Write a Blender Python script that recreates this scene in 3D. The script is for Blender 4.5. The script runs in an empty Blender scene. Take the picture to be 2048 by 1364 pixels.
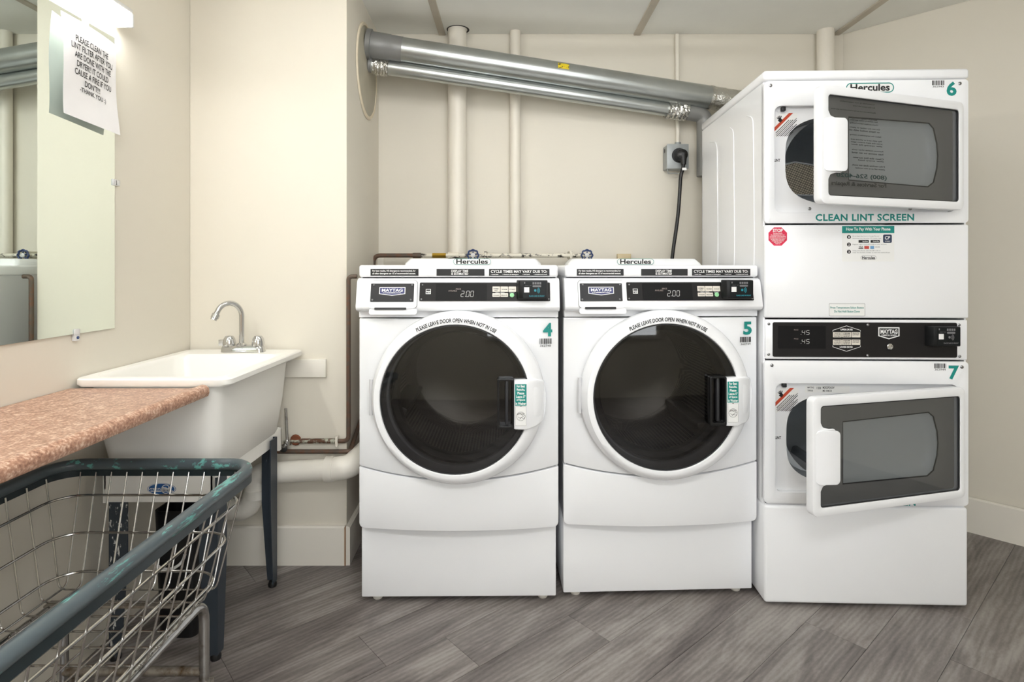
import bpy, bmesh, math, random
from mathutils import Vector, Matrix
PI = math.pi
R = math.radians
random.seed(7)
scene = bpy.context.scene
COL = scene.collection

# ------------------------------------------------------------------ camera
F, CX, HY, CAMH = 1150.0, 1024.0, 535.0, 1.16
cam = bpy.data.cameras.new('camera'); camo = bpy.data.objects.new('camera', cam); COL.objects.link(camo)
cam.sensor_width = 36.0; cam.lens = 36.0 * F / 2048.0
cam.shift_y = (HY - 682.0) / 2048.0
cam.clip_start = 0.02
camo.location = (0, 0, CAMH); camo.rotation_euler = (PI / 2, 0, 0)
scene.camera = camo

# ------------------------------------------------------------------ world, exposure
w = bpy.data.worlds.new('world'); scene.world = w; w.use_nodes = True
w.node_tree.nodes['Background'].inputs[0].default_value = (1, 1, 1, 1)
w.node_tree.nodes['Background'].inputs[1].default_value = 0.3
vs = scene.view_settings
vs.view_transform = 'Standard'; vs.look = 'None'; vs.gamma = 1.0; vs.use_curve_mapping = False
vs.exposure = 0.05
scene.cycles.max_bounces = 7; scene.cycles.caustics_refractive = False

# ------------------------------------------------------------------ lamp levels (the lamps themselves are built further down, with their glowing tubes)
CEIL = 2.345
WALL_LAMP_GLOW = 27.0
FILL_WINDOW_GLOW = 4.8  # glow of the added window that fills from behind the camera
CEIL_FILL_LAMPS = [(-0.1, -0.35, 66.0), (0.2, 1.3, 17.0)]      # place and glow of the added, unseen ceiling fill tubes

# ------------------------------------------------------------------ helpers
def lin(v):
    v /= 255.0
    return v / 12.92 if v <= 0.04045 else ((v + 0.055) / 1.055) ** 2.4
def C(r, g, b): return (lin(r), lin(g), lin(b), 1.0)

MATS = {}
def nt_new(name):
    m = bpy.data.materials.new(name); m.use_nodes = True
    n = m.node_tree
    return m, n, n.nodes['Principled BSDF']
def mat(name, col, rough=0.5, metal=0.0, var=0.0, vscale=6.0, bump=0.0, bscale=60.0, spec=0.5, emit=0.0, coat=0.0):
    m, n, b = nt_new(name)
    b.inputs['Base Color'].default_value = col
    b.inputs['Roughness'].default_value = rough
    b.inputs['Metallic'].default_value = metal
    b.inputs['Specular IOR Level'].default_value = spec
    b.inputs['Coat Weight'].default_value = coat
    if emit:
        b.inputs['Emission Color'].default_value = col; b.inputs['Emission Strength'].default_value = emit
    tc = n.nodes.new('ShaderNodeTexCoord')
    if var:
        t = n.nodes.new('ShaderNodeTexNoise'); t.inputs['Scale'].default_value = vscale; t.inputs['Detail'].default_value = 5
        n.links.new(tc.outputs['Object'], t.inputs['Vector'])
        r = n.nodes.new('ShaderNodeValToRGB')
        r.color_ramp.elements[0].position = 0.3; r.color_ramp.elements[1].position = 0.7
        r.color_ramp.elements[0].color = tuple(max(0, c * (1 - var)) for c in col[:3]) + (1,)
        r.color_ramp.elements[1].color = tuple(min(1, c * (1 + var)) for c in col[:3]) + (1,)
        n.links.new(t.outputs['Fac'], r.inputs['Fac']); n.links.new(r.outputs['Color'], b.inputs['Base Color'])
    if bump:
        t2 = n.nodes.new('ShaderNodeTexNoise'); t2.inputs['Scale'].default_value = bscale; t2.inputs['Detail'].default_value = 3
        n.links.new(tc.outputs['Object'], t2.inputs['Vector'])
        bp = n.nodes.new('ShaderNodeBump'); bp.inputs['Strength'].default_value = bump; bp.inputs['Distance'].default_value = 0.003
        n.links.new(t2.outputs['Fac'], bp.inputs['Height']); n.links.new(bp.outputs['Normal'], b.inputs['Normal'])
    MATS[name] = m
    return m
def two_tone(name, c1, c2, scale, lo, hi, rough, metal=0.0, bump=0.0, stretch=(1, 1, 1), rough2=None):
    """colour breaks between two tones through a noise: chips, rust, verdigris, speckle"""
    m, n, b = nt_new(name)
    tc = n.nodes.new('ShaderNodeTexCoord'); mp = n.nodes.new('ShaderNodeMapping'); mp.inputs['Scale'].default_value = stretch
    t = n.nodes.new('ShaderNodeTexNoise'); t.inputs['Scale'].default_value = scale; t.inputs['Detail'].default_value = 6; t.inputs['Roughness'].default_value = 0.65
    r = n.nodes.new('ShaderNodeValToRGB')
    r.color_ramp.elements[0].position = lo; r.color_ramp.elements[1].position = hi
    r.color_ramp.elements[0].color = c1; r.color_ramp.elements[1].color = c2
    n.links.new(tc.outputs['Object'], mp.inputs['Vector']); n.links.new(mp.outputs['Vector'], t.inputs['Vector'])
    n.links.new(t.outputs['Fac'], r.inputs['Fac']); n.links.new(r.outputs['Color'], b.inputs['Base Color'])
    b.inputs['Roughness'].default_value = rough; b.inputs['Metallic'].default_value = metal
    if bump:
        bp = n.nodes.new('ShaderNodeBump'); bp.inputs['Strength'].default_value = bump; bp.inputs['Distance'].default_value = 0.004
        n.links.new(t.outputs['Fac'], bp.inputs['Height']); n.links.new(bp.outputs['Normal'], b.inputs['Normal'])
    MATS[name] = m
    return m
def glass(name, tint, refl=0.08, rough=0.03):
    """thin tinted pane: tinted see-through plus a mirror-like surface reflection that grows at grazing angles"""
    m = bpy.data.materials.new(name); m.use_nodes = True; n = m.node_tree; n.nodes.clear()
    o = n.nodes.new('ShaderNodeOutputMaterial'); mx = n.nodes.new('ShaderNodeMixShader')
    tr = n.nodes.new('ShaderNodeBsdfTransparent'); tr.inputs[0].default_value = tint
    gl = n.nodes.new('ShaderNodeBsdfGlossy'); gl.inputs['Roughness'].default_value = rough
    gl.inputs['Color'].default_value = (1, 1, 1, 1)
    fr = n.nodes.new('ShaderNodeFresnel'); fr.inputs['IOR'].default_value = 1.45
    ad = n.nodes.new('ShaderNodeMath'); ad.operation = 'ADD'; ad.inputs[1].default_value = refl - 0.035; ad.use_clamp = True
    n.links.new(fr.outputs[0], ad.inputs[0]); n.links.new(ad.outputs[0], mx.inputs[0])
    n.links.new(tr.outputs[0], mx.inputs[1]); n.links.new(gl.outputs[0], mx.inputs[2]); n.links.new(mx.outputs[0], o.inputs[0])
    MATS[name] = m
    return m
def perforated(name, base, hole, scale, rough, metal, size=0.33):
    m, n, b = nt_new(name)
    tc = n.nodes.new('ShaderNodeTexCoord')
    v = n.nodes.new('ShaderNodeTexVoronoi'); v.inputs['Scale'].default_value = scale; v.inputs['Randomness'].default_value = 0.0
    n.links.new(tc.outputs['UV'], v.inputs['Vector']); v.voronoi_dimensions = '2D'
    r = n.nodes.new('ShaderNodeValToRGB'); r.color_ramp.interpolation = 'CONSTANT'
    r.color_ramp.elements[0].color = hole; r.color_ramp.elements[1].color = base; r.color_ramp.elements[1].position = size
    n.links.new(v.outputs['Distance'], r.inputs['Fac']); n.links.new(r.outputs['Color'], b.inputs['Base Color'])
    b.inputs['Roughness'].default_value = rough; b.inputs['Metallic'].default_value = metal
    MATS[name] = m
    return m

def link(name, me, m, parent=None, loc=(0, 0, 0), rot=(0, 0, 0)):
    o = bpy.data.objects.new(name, me); COL.objects.link(o)
    if m is not None and len(me.materials) == 0: me.materials.append(MATS[m] if isinstance(m, str) else m)
    o.parent = parent; o.location = loc; o.rotation_euler = rot
    return o
def fin(name, bm, m, parent=None, loc=(0, 0, 0), rot=(0, 0, 0), bevel=0.0, seg=2, sharp=35, fy=None, smooth=True, weld=1e-5):
    if weld: bmesh.ops.remove_doubles(bm, verts=bm.verts, dist=weld)
    bmesh.ops.recalc_face_normals(bm, faces=bm.faces)
    if bevel:
        es = [e for e in bm.edges if len(e.link_faces) == 2 and e.calc_face_angle(0) > R(28)]
        bmesh.ops.bevel(bm, geom=es, offset=bevel, segments=seg, affect='EDGES', profile=0.5, clamp_overlap=True)
    if fy:
        for v in bm.verts: v.co = Vector(fy(v.co))
    me = bpy.data.meshes.new(name); bm.to_mesh(me); bm.free()
    if smooth:
        me.shade_smooth(); me.set_sharp_from_angle(angle=R(sharp))
    return link(name, me, m, parent, loc, rot)
def empty(name, loc=(0, 0, 0), rz=0):
    o = bpy.data.objects.new(name, None); COL.objects.link(o); o.empty_display_size = 0.1
    o.location = loc; o.rotation_euler = (0, 0, rz)
    return o
def tag(o, label=None, cat=None, group=None, kind=None):
    if label: o['label'] = label
    if cat: o['category'] = cat
    if group: o['group'] = group
    if kind: o['kind'] = kind
    return o
def B(): return bmesh.new()
def box(bm, x0, x1, y0, y1, z0, z1):
    vs_ = [bm.verts.new(p) for p in ((x0, y0, z0), (x1, y0, z0), (x1, y1, z0), (x0, y1, z0), (x0, y0, z1), (x1, y0, z1), (x1, y1, z1), (x0, y1, z1))]
    for f in ((0, 3, 2, 1), (4, 5, 6, 7), (0, 1, 5, 4), (1, 2, 6, 5), (2, 3, 7, 6), (3, 0, 4, 7)): bm.faces.new([vs_[i] for i in f])
    return bm
def abox(*a): return box(B(), *a)
def fillet(pts, rad, n=6):
    pts = [Vector(p) for p in pts]; out = [pts[0]]
    for i in range(1, len(pts) - 1):
        a, b, c = pts[i - 1], pts[i], pts[i + 1]
        u, v = (a - b), (c - b); r = min(rad, u.length * .49, v.length * .49)
        u.normalize(); v.normalize(); p, q = b + u * r, b + v * r
        for k in range(n + 1):
            t = k / n
            out.append(p * (1 - t) ** 2 + b * 2 * t * (1 - t) + q * t * t)
    out.append(pts[-1]); return out
def tube(bm, pts, r, seg=12, closed=False, caps=True, prof=None):
    pts = [Vector(p) for p in pts]; n = len(pts)
    rr = r if isinstance(r, (list, tuple)) else [r] * n
    tans = []
    for i in range(n):
        if closed: t = pts[(i + 1) % n] - pts[i - 1]
        elif i == 0: t = pts[1] - pts[0]
        elif i == n - 1: t = pts[-1] - pts[-2]
        else: t = (pts[i + 1] - pts[i]).normalized() + (pts[i] - pts[i - 1]).normalized()
        tans.append(t.normalized())
    up = Vector((0, 0, 1)) if abs(tans[0].z) < .9 else Vector((1, 0, 0))
    s = tans[0].cross(up).normalized()
    rings = []
    pr = prof or [(math.cos(2 * PI * k / seg), math.sin(2 * PI * k / seg)) for k in range(seg)]
    for i in range(n):
        t = tans[i]
        s = (s - t * s.dot(t)).normalized(); u = s.cross(t).normalized()
        rings.append([bm.verts.new(pts[i] + (s * a + u * b) * rr[i]) for a, b in pr])
    m = len(pr)
    for i in range(n if closed else n - 1):
        A, D = rings[i], rings[(i + 1) % n]
        for k in range(m): bm.faces.new((A[k], A[(k + 1) % m], D[(k + 1) % m], D[k]))
    if caps and not closed:
        bm.faces.new(rings[0][::-1]); bm.faces.new(rings[-1])
    return bm
def lathe(bm, prof, c, axis='-y', seg=48, close=False):
    """prof = [(r, h)]: h runs along the axis from c"""
    ring = []
    for (r, h) in prof:
        row = []
        for k in range(seg):
            a = 2 * PI * k / seg; ca, sa = r * math.cos(a), r * math.sin(a)
            if axis == '-y': p = (c[0] + ca, c[1] - h, c[2] + sa)
            elif axis == 'y': p = (c[0] + ca, c[1] + h, c[2] + sa)
            elif axis == 'x': p = (c[0] + h, c[1] + ca, c[2] + sa)
            else: p = (c[0] + ca, c[1] + sa, c[2] + h)
            row.append(bm.verts.new(p))
        ring.append(row)
    for i in range(len(ring) - 1):
        for k in range(seg): bm.faces.new((ring[i][k], ring[i][(k + 1) % seg], ring[i + 1][(k + 1) % seg], ring[i + 1][k]))
    if close: bm.faces.new(ring[0]); bm.faces.new(ring[-1])
    return bm
def rrect(x0, x1, z0, z1, r, n=6):
    out = []
    for (cx, cz, a0) in ((x1 - r, z1 - r, 0), (x0 + r, z1 - r, 90), (x0 + r, z0 + r, 180), (x1 - r, z0 + r, 270)):
        for k in range(n + 1):
            a = R(a0 + 90 * k / n); out.append((cx + r * math.cos(a), cz + r * math.sin(a)))
    return out
def superell(cx, cz, rx, rz, n=3.5, k=72):
    out = []
    for i in range(k):
        a = 2 * PI * i / k; ca, sa = math.cos(a), math.sin(a)
        out.append((cx + rx * math.copysign(abs(ca) ** (2 / n), ca), cz + rz * math.copysign(abs(sa) ** (2 / n), sa)))
    return out
def circle(cx, cz, r, k=64): return [(cx + r * math.cos(2 * PI * i / k), cz + r * math.sin(2 * PI * i / k)) for i in range(k)]
def plate(bm, outer, holes, y0, y1):
    """flat plate in XZ, front at y0, back at y1, with any holes"""
    loops = [outer] + list(holes)
    for y in (y0, y1):
        vs_, es = [], []
        for lp in loops:
            v = [bm.verts.new((p[0], y, p[1])) for p in lp]
            vs_.append(v)
            for i in range(len(v)): es.append(bm.edges.new((v[i], v[(i + 1) % len(v)])))
        bmesh.ops.triangle_fill(bm, use_beauty=True, use_dissolve=False, edges=es)
        if y == y0: first = vs_
        else: last = vs_
    if y1 != y0:
        for a, b in zip(first, last):
            for i in range(len(a)):
                j = (i + 1) % len(a); bm.faces.new((a[i], a[j], b[j], b[i]))
    return bm
def loft(bm, loops, cap0=False, cap1=True):
    rows = [[bm.verts.new(p) for p in lp] for lp in loops]
    n = len(rows[0])
    for a, b in zip(rows, rows[1:]):
        for i in range(n): bm.faces.new((a[i], a[(i + 1) % n], b[(i + 1) % n], b[i]))
    if cap0: bm.faces.new(rows[0][::-1])
    if cap1: bm.faces.new(rows[-1])
    return bm
def rloop(x0, x1, y0, y1, r, z, n=5): return [(p[0], p[1], z) for p in rrect(x0, x1, y0, y1, r, n)]
def Wp(px, py, d): return Vector(((px - CX) * d / F, d, CAMH - (py - HY) * d / F))   # point seen at a picture position, d metres into the room

_tc = {}
def text_mesh(body, bold=0.0, shear=0.0, space=1.0):
    key = (body, bold, shear, space)
    if key not in _tc:
        cv = bpy.data.curves.new('t', 'FONT'); cv.body = body; cv.offset = bold; cv.shear = shear; cv.resolution_u = 3; cv.space_character = space
        ob = bpy.data.objects.new('t', cv)
        me = bpy.data.meshes.new_from_object(ob)
        vs_ = [(v.co.x, v.co.y) for v in me.vertices]; fs = [tuple(p.vertices) for p in me.polygons]
        bpy.data.objects.remove(ob); bpy.data.curves.remove(cv); bpy.data.meshes.remove(me)
        x0, x1 = min(v[0] for v in vs_), max(v[0] for v in vs_); y0, y1 = min(v[1] for v in vs_), max(v[1] for v in vs_)
        _tc[key] = ([((v[0] - x0) / max(1e-6, x1 - x0), (v[1] - y0) / max(1e-6, y1 - y0)) for v in vs_], fs)
    return _tc[key]
class Print:
    """flat print (lettering, rules, bars) collected in the XZ plane, facing -y"""
    def __init__(s, mp=None): s.v, s.f, s.mp = [], [], mp
    def add(s, vs_, fs):
        o = len(s.v); s.v += vs_; s.f += [tuple(i + o for i in f) for f in fs]
    def text(s, body, x0, z0, x1, z1, bold=0.0, shear=0.0, space=1.0):
        v, f = text_mesh(body, bold, shear, space)
        s.add([(x0 + a * (x1 - x0), z0 + b * (z1 - z0)) for a, b in v], f); return s
    def rect(s, x0, z0, x1, z1): s.add([(x0, z0), (x1, z0), (x1, z1), (x0, z1)], [(0, 1, 2, 3)]); return s
    def poly(s, pts): s.add(list(pts), [tuple(range(len(pts)))]); return s
    def ring(s, a, b):
        n = len(a); s.add(list(a) + list(b), [(i, (i + 1) % n, n + (i + 1) % n, n + i) for i in range(n)]); return s
    def line(s, pts, w_):
        for (a, b) in zip(pts, pts[1:]):
            dx, dz = b[0] - a[0], b[1] - a[1]; L = math.hypot(dx, dz) or 1e-9; nx, nz = -dz / L * w_ / 2, dx / L * w_ / 2
            s.add([(a[0] + nx, a[1] + nz), (a[0] - nx, a[1] - nz), (b[0] - nx, b[1] - nz), (b[0] + nx, b[1] + nz)], [(0, 1, 2, 3)])
        return s
    def bars(s, x0, z0, x1, z1, seed):
        rg = random.Random(seed); x = x0
        while x < x1:
            w_ = (x1 - x0) * rg.choice((.03, .05, .08)); s.rect(x, z0, min(x + w_, x1), z1); x += w_ + (x1 - x0) * rg.choice((.03, .05))
        return s
    # the same, given by picture boxes on a machine's front
    def P(s, px, py, y=0.0):
        p = s.mp(px, py, y); return (p[0], p[2])
    def ptext(s, body, px0, py0, px1, py1, y=0.0, **k):
        a, b = s.P(px0, py1, y), s.P(px1, py0, y); return s.text(body, a[0], a[1], b[0], b[1], **k)
    def prect(s, px0, py0, px1, py1, y=0.0):
        a, b = s.P(px0, py1, y), s.P(px1, py0, y); return s.rect(a[0], a[1], b[0], b[1])
    def pbars(s, px0, py0, px1, py1, seed, y=0.0):
        a, b = s.P(px0, py1, y), s.P(px1, py0, y); return s.bars(a[0], a[1], b[0], b[1], seed)
    def build(s, name, m, parent, y, fy=None, xf=None):
        me = bpy.data.meshes.new(name)
        co = [(x, y, z) for x, z in s.v]
        if fy: co = [fy(Vector(c)) for c in co]
        if xf: co = [xf(c) for c in co]
        me.from_pydata([tuple(c) for c in co], [], s.f); me.update()
        return link(name, me, m, parent)
def seven(pr, s, x, z, h, w_, gap, t):
    """slanted seven-segment digits"""
    segs = {'0': 'abcdef', '2': 'abged', '4': 'fgbc', '5': 'afgcd', '.': '.'}
    sh = 0.12
    for ch in s:
        if ch == '.':
            pr.rect(x, z, x + t * 1.3, z + t * 1.3); x += t * 2.2; continue
        P_ = lambda u, v: (x + u * w_ + sh * v * h, z + v * h)
        E = {'a': ((.06, 1), (.94, 1)), 'b': ((1, .95), (1, .54)), 'c': ((1, .46), (1, .05)), 'd': ((.06, 0), (.94, 0)), 'e': ((0, .46), (0, .05)), 'f': ((0, .95), (0, .54)), 'g': ((.08, .5), (.92, .5))}
        for k in segs[ch]: pr.line([P_(*E[k][0]), P_(*E[k][1])], t)
        x += w_ + gap

# ------------------------------------------------------------------ materials
mat('wall_paint', C(225, 219, 205), 0.55, var=0.012, vscale=2.2, bump=0.05, bscale=90)
mat('wall_paint_tan', C(206, 199, 185), 0.6, var=0.012, vscale=2.2, bump=0.05, bscale=90)
mat('ceiling_paint', C(246, 246, 240), 0.7, var=0.02, vscale=5, bump=0.1, bscale=50)
mat('batten_paint', C(206, 198, 184), 0.7, var=0.04, vscale=12)
mat('trim_paint', C(236, 231, 220), 0.4, var=0.01)
mat('raw_wood', C(150, 112, 80), 0.8, var=0.1, vscale=20)
mat('pipe_paint', C(234, 228, 215), 0.4, var=0.015, vscale=4)
mat('enamel', C(248, 249, 251), 0.24, coat=0.2)
mat('enamel_grey', C(214, 214, 216), 0.3)
mat('seam_grey', C(150, 150, 152), 0.5)
mat('door_plastic', C(248, 249, 251), 0.25)
mat('gap_dark', C(40, 40, 42), 0.6)
mat('black_panel', C(27, 25, 25), 0.5, spec=0.25)
mat('charcoal_panel', C(52, 52, 54), 0.5, spec=0.25)
mat('display_black', C(14, 13, 14), 0.5, spec=0.2)
mat('pocket_black', C(20, 20, 21), 0.3, spec=0.4)
mat('reader_black', C(22, 23, 24), 0.4, spec=0.3)
mat('reader_face', C(14, 18, 20), 0.4, spec=0.25)
mat('white_print', C(245, 245, 243), 0.5)
mat('grey_print', C(120, 120, 122), 0.5)
mat('black_print', C(22, 22, 24), 0.5)
mat('teal_print', C(10, 138, 130), 0.45)
mat('cyan_print', C(36, 150, 165), 0.45)
mat('navy_print', C(52, 56, 110), 0.4)
mat('icon_navy', C(42, 56, 84), 0.4)
mat('red_print', C(214, 34, 74), 0.45)
mat('orange_print', C(196, 74, 44), 0.45)
mat('card_red', C(196, 70, 60), 0.45)
mat('card_blue', C(110, 160, 205), 0.45)
mat('key_cream', C(226, 219, 208), 0.45)
mat('key_green', C(150, 214, 158), 0.4)
mat('led', C(190, 190, 186), 0.4, emit=0.2)
mat('led_dim', C(150, 138, 132), 0.4, emit=0.1)
mat('sticker_white', C(243, 243, 241), 0.4)
mat('screw_steel', C(150, 150, 152), 0.3, metal=1.0)
mat('chrome', C(205, 205, 205), 0.1, metal=1.0)
two_tone('chrome_worn', C(200, 200, 198), C(120, 110, 98), 24, 0.5, 0.75, 0.22, metal=1.0)
two_tone('chrome_rust', C(176, 170, 160), C(104, 84, 62), 30, 0.42, 0.7, 0.4, metal=0.8, bump=0.2)
mat('wire_steel', C(190, 188, 184), 0.2, metal=1.0)
mat('galvanised', C(178, 182, 180), 0.3, metal=0.9, var=0.06, vscale=9)
mat('duct_grey', C(134, 134, 132), 0.45, metal=0.25, var=0.04)
mat('foil', C(206, 205, 200), 0.22, metal=1.0, bump=1.0, bscale=120)
mat('plate_paint', C(176, 170, 152), 0.5, var=0.05, vscale=14)
mat('plaster_edge', C(226, 214, 190), 0.8, var=0.06, vscale=30)
perforated('drum_steel', C(168, 162, 150), C(14, 13, 12), 1.0, 0.28, 1.0)
mat('drum_plain', C(150, 148, 142), 0.3, metal=1.0)
mat('gasket', C(44, 45, 47), 0.5)
mat('dryer_drum', C(222, 228, 233), 0.35, metal=0.0, var=0.04)
mat('dryer_inner', C(140, 145, 150), 0.5)
mat('door_pan', C(226, 229, 227), 0.35)
perforated('lint_mesh', C(160, 152, 138), C(10, 9, 8), 1.0, 0.5, 0.3, size=0.36)
mat('door_liner', C(158, 156, 153), 0.45)
glass('washer_glass', (0.21, 0.21, 0.215, 1), 0.06)
glass('dryer_glass', (0.62, 0.63, 0.64, 1), 0.06)
mat('mirror_glass', C(232, 240, 234), 0.0, metal=1.0)
mat('mirror_back', C(70, 72, 70), 0.6)
mat('clip_plastic', C(215, 215, 215), 0.2)
mat('sink_plastic', C(248, 246, 240), 0.35, var=0.006)
mat('sink_leg', C(50, 58, 66), 0.45, var=0.05)
two_tone('leg_scratched', C(50, 58, 66), C(225, 225, 222), 42, 0.60, 0.63, 0.5, stretch=(2.2, 2.2, 0.8))
mat('black_plastic', C(18, 18, 19), 0.4)
mat('pvc', C(236, 232, 222), 0.35, var=0.02, vscale=15)
two_tone('copper_old', C(112, 76, 56), C(92, 80, 70), 30, 0.35, 0.55, 0.5, metal=0.25, bump=0.1)
two_tone('copper_verdigris', C(96, 66, 50), C(186, 188, 172), 34, 0.5, 0.6, 0.6, metal=0.3, bump=0.2)
two_tone('pipe_chipped', C(232, 226, 210), C(50, 46, 42), 40, 0.52, 0.58, 0.5, stretch=(0.6, 1, 1))
mat('brass', C(190, 154, 60), 0.35, metal=0.8, var=0.1)
mat('valve_blue', C(44, 62, 104), 0.35)
mat('rust', C(120, 66, 40), 0.8, var=0.2, vscale=30)
mat('box_grey', C(160, 164, 164), 0.45, metal=0.3, var=0.05, vscale=20)
mat('rubber_black', C(20, 19, 20), 0.4)
mat('paper', C(240, 238, 238), 0.7, var=0.02, vscale=10)
mat('lamp_housing', C(228, 228, 226), 0.4)
mat('lamp_diffuser', (1.0, 0.99, 0.97, 1), 0.4, emit=WALL_LAMP_GLOW)
mat('red_rubber', C(150, 22, 30), 0.4)
mat('foot_plastic', C(226, 222, 212), 0.5)
two_tone('rim_green', C(80, 90, 94), C(104, 168, 160), 20, 0.57, 0.61, 0.3, stretch=(1.6, .3, 2.2))
mat('rim_flange', C(22, 36, 40), 0.35)
# laminate of the counter: salmon stone speckle
def laminate():
    m, n, b = nt_new('laminate')
    tc = n.nodes.new('ShaderNodeTexCoord')
    t = n.nodes.new('ShaderNodeTexNoise'); t.inputs['Scale'].default_value = 170; t.inputs['Detail'].default_value = 4
    t2 = n.nodes.new('ShaderNodeTexNoise'); t2.inputs['Scale'].default_value = 45; t2.inputs['Detail'].default_value = 3
    n.links.new(tc.outputs['Object'], t.inputs['Vector']); n.links.new(tc.outputs['Object'], t2.inputs['Vector'])
    r = n.nodes.new('ShaderNodeValToRGB'); e = r.color_ramp.elements
    e[0].position = .33; e[0].color = C(134, 94, 76); e[1].position = .66; e[1].color = C(224, 196, 174)
    k = e.new(.5); k.color = C(180, 138, 114)
    mx = n.nodes.new('ShaderNodeMix'); mx.data_type = 'FLOAT'; mx.inputs[0].default_value = .35
    n.links.new(t.outputs['Fac'], mx.inputs[2]); n.links.new(t2.outputs['Fac'], mx.inputs[3])
    n.links.new(mx.outputs[0], r.inputs['Fac']); n.links.new(r.outputs['Color'], b.inputs['Base Color'])
    b.inputs['Roughness'].default_value = .3
    MATS['laminate'] = m
laminate()
# grey oak vinyl planks: the grain runs along each plank's own x, every plank with its own tone and figure
def vinyl():
    m, n, b = nt_new('vinyl_plank')
    tc = n.nodes.new('ShaderNodeTexCoord'); oi = n.nodes.new('ShaderNodeObjectInfo')
    off = n.nodes.new('ShaderNodeVectorMath'); off.operation = 'SCALE'; off.inputs[0].default_value = (13.7, 7.3, 3.1)
    n.links.new(oi.outputs['Random'], off.inputs['Scale'])
    ad = n.nodes.new('ShaderNodeVectorMath'); ad.operation = 'ADD'
    n.links.new(tc.outputs['Object'], ad.inputs[0]); n.links.new(off.outputs[0], ad.inputs[1])
    def noise(scale, stretch, det, dist=0.0):
        mp = n.nodes.new('ShaderNodeMapping'); mp.inputs['Scale'].default_value = stretch
        t = n.nodes.new('ShaderNodeTexNoise'); t.inputs['Scale'].default_value = scale; t.inputs['Detail'].default_value = det; t.inputs['Distortion'].default_value = dist
        n.links.new(ad.outputs[0], mp.inputs['Vector']); n.links.new(mp.outputs[0], t.inputs['Vector']); return t.outputs['Fac']
    broad = noise(2.6, (.5, 2.6, 1), 3, .9)
    fine = noise(150, (.4, 1.2, 1), 3)
    mid = noise(5, (.5, 2.4, 1), 4, 1.6)
    mp = n.nodes.new('ShaderNodeMapping'); mp.inputs['Scale'].default_value = (.5, 3.4, 1)
    n.links.new(ad.outputs[0], mp.inputs['Vector'])
    wv = n.nodes.new('ShaderNodeTexWave'); wv.bands_direction = 'Y'; wv.inputs['Scale'].default_value = 5.5; wv.inputs['Distortion'].default_value = 9
    wv.inputs['Detail'].default_value = 3; wv.inputs['Detail Scale'].default_value = .8
    n.links.new(mp.outputs[0], wv.inputs['Vector'])
    def mixf(f, a, c_):
        x = n.nodes.new('ShaderNodeMix'); x.data_type = 'FLOAT'; x.inputs[0].default_value = f
        n.links.new(a, x.inputs[2]); n.links.new(c_, x.inputs[3]); return x.outputs[0]
    g = mixf(.13, mixf(.07, mixf(.45, broad, mid), wv.outputs['Fac']), fine)
    r = n.nodes.new('ShaderNodeValToRGB'); e = r.color_ramp.elements
    e[0].position = .36; e[0].color = C(82, 75, 72); e[1].position = .64; e[1].color = C(156, 150, 145)
    k = e.new(.5); k.color = C(121, 114, 110)
    n.links.new(g, r.inputs['Fac'])
    hs = n.nodes.new('ShaderNodeHueSaturation'); mr = n.nodes.new('ShaderNodeMapRange')
    mr.inputs['To Min'].default_value = .88; mr.inputs['To Max'].default_value = 1.1
    n.links.new(oi.outputs['Random'], mr.inputs['Value']); n.links.new(mr.outputs[0], hs.inputs['Value']); n.links.new(r.outputs['Color'], hs.inputs['Color'])
    n.links.new(hs.outputs[0], b.inputs['Base Color'])
    b.inputs['Roughness'].default_value = .42
    bp = n.nodes.new('ShaderNodeBump'); bp.inputs['Strength'].default_value = .05; bp.inputs['Distance'].default_value = .002
    n.links.new(fine, bp.inputs['Height']); n.links.new(bp.outputs[0], b.inputs['Normal'])
    MATS['vinyl_plank'] = m
vinyl()
mat('subfloor', C(60, 56, 53), 0.8)

# ------------------------------------------------------------------ the room
XL = -1.262; YP = 2.253; XPR = -0.648; YB = 2.90; XPB = -0.673      # left wall, chase front, chase right edge, rear wall
RW0 = (1.67, YB); RW1 = (RW0[0] + 0.69 * 1.5, RW0[1] - 0.724 * 1.5)   # the slanting right wall
YF = -1.3
def struct(o): o['kind'] = 'structure'; return o
def wallseg(name, p, q, z0, z1, th, m):
    d = Vector((q[0] - p[0], q[1] - p[1], 0)); L = d.length; d.normalize(); nrm = Vector((-d.y, d.x, 0))   # thickness to the left of p->q
    bm = B(); a = Vector((p[0], p[1], 0)); b_ = Vector((q[0], q[1], 0))
    pts = [a, b_, b_ + nrm * th, a + nrm * th]
    loft(bm, [[(v.x, v.y, z0) for v in pts], [(v.x, v.y, z1) for v in pts]], True, True)
    return struct(fin(name, bm, m, smooth=False))
wallseg('wall_left', (XL, YF), (XL, YB + .1), 0, CEIL, 0.1, 'wall_paint')
wallseg('wall_back', (XL, YB), (RW0[0] + .1, YB), 0, CEIL, 0.1, 'wall_paint')
wallseg('wall_right', RW0, RW1, 0, CEIL, 0.1, 'wall_paint')
wallseg('wall_side', RW1, (RW1[0], YF), 0, CEIL, 0.1, 'wall_paint')
wallseg('wall_front', (RW1[0], YF), (XL, YF), 0, CEIL, 0.1, 'wall_paint')
# boxed-in pipe chase that the sink stands against
bm = B(); fp = [(XL + .001, YP), (XPR, YP), (XPB, YB - .001), (XL + .001, YB - .001)]
loft(bm, [[(x, y, 0.0) for x, y in fp], [(x, y, CEIL - .001) for x, y in fp]], True, True)
struct(fin('wall_chase', bm, 'wall_paint', smooth=False))
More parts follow.
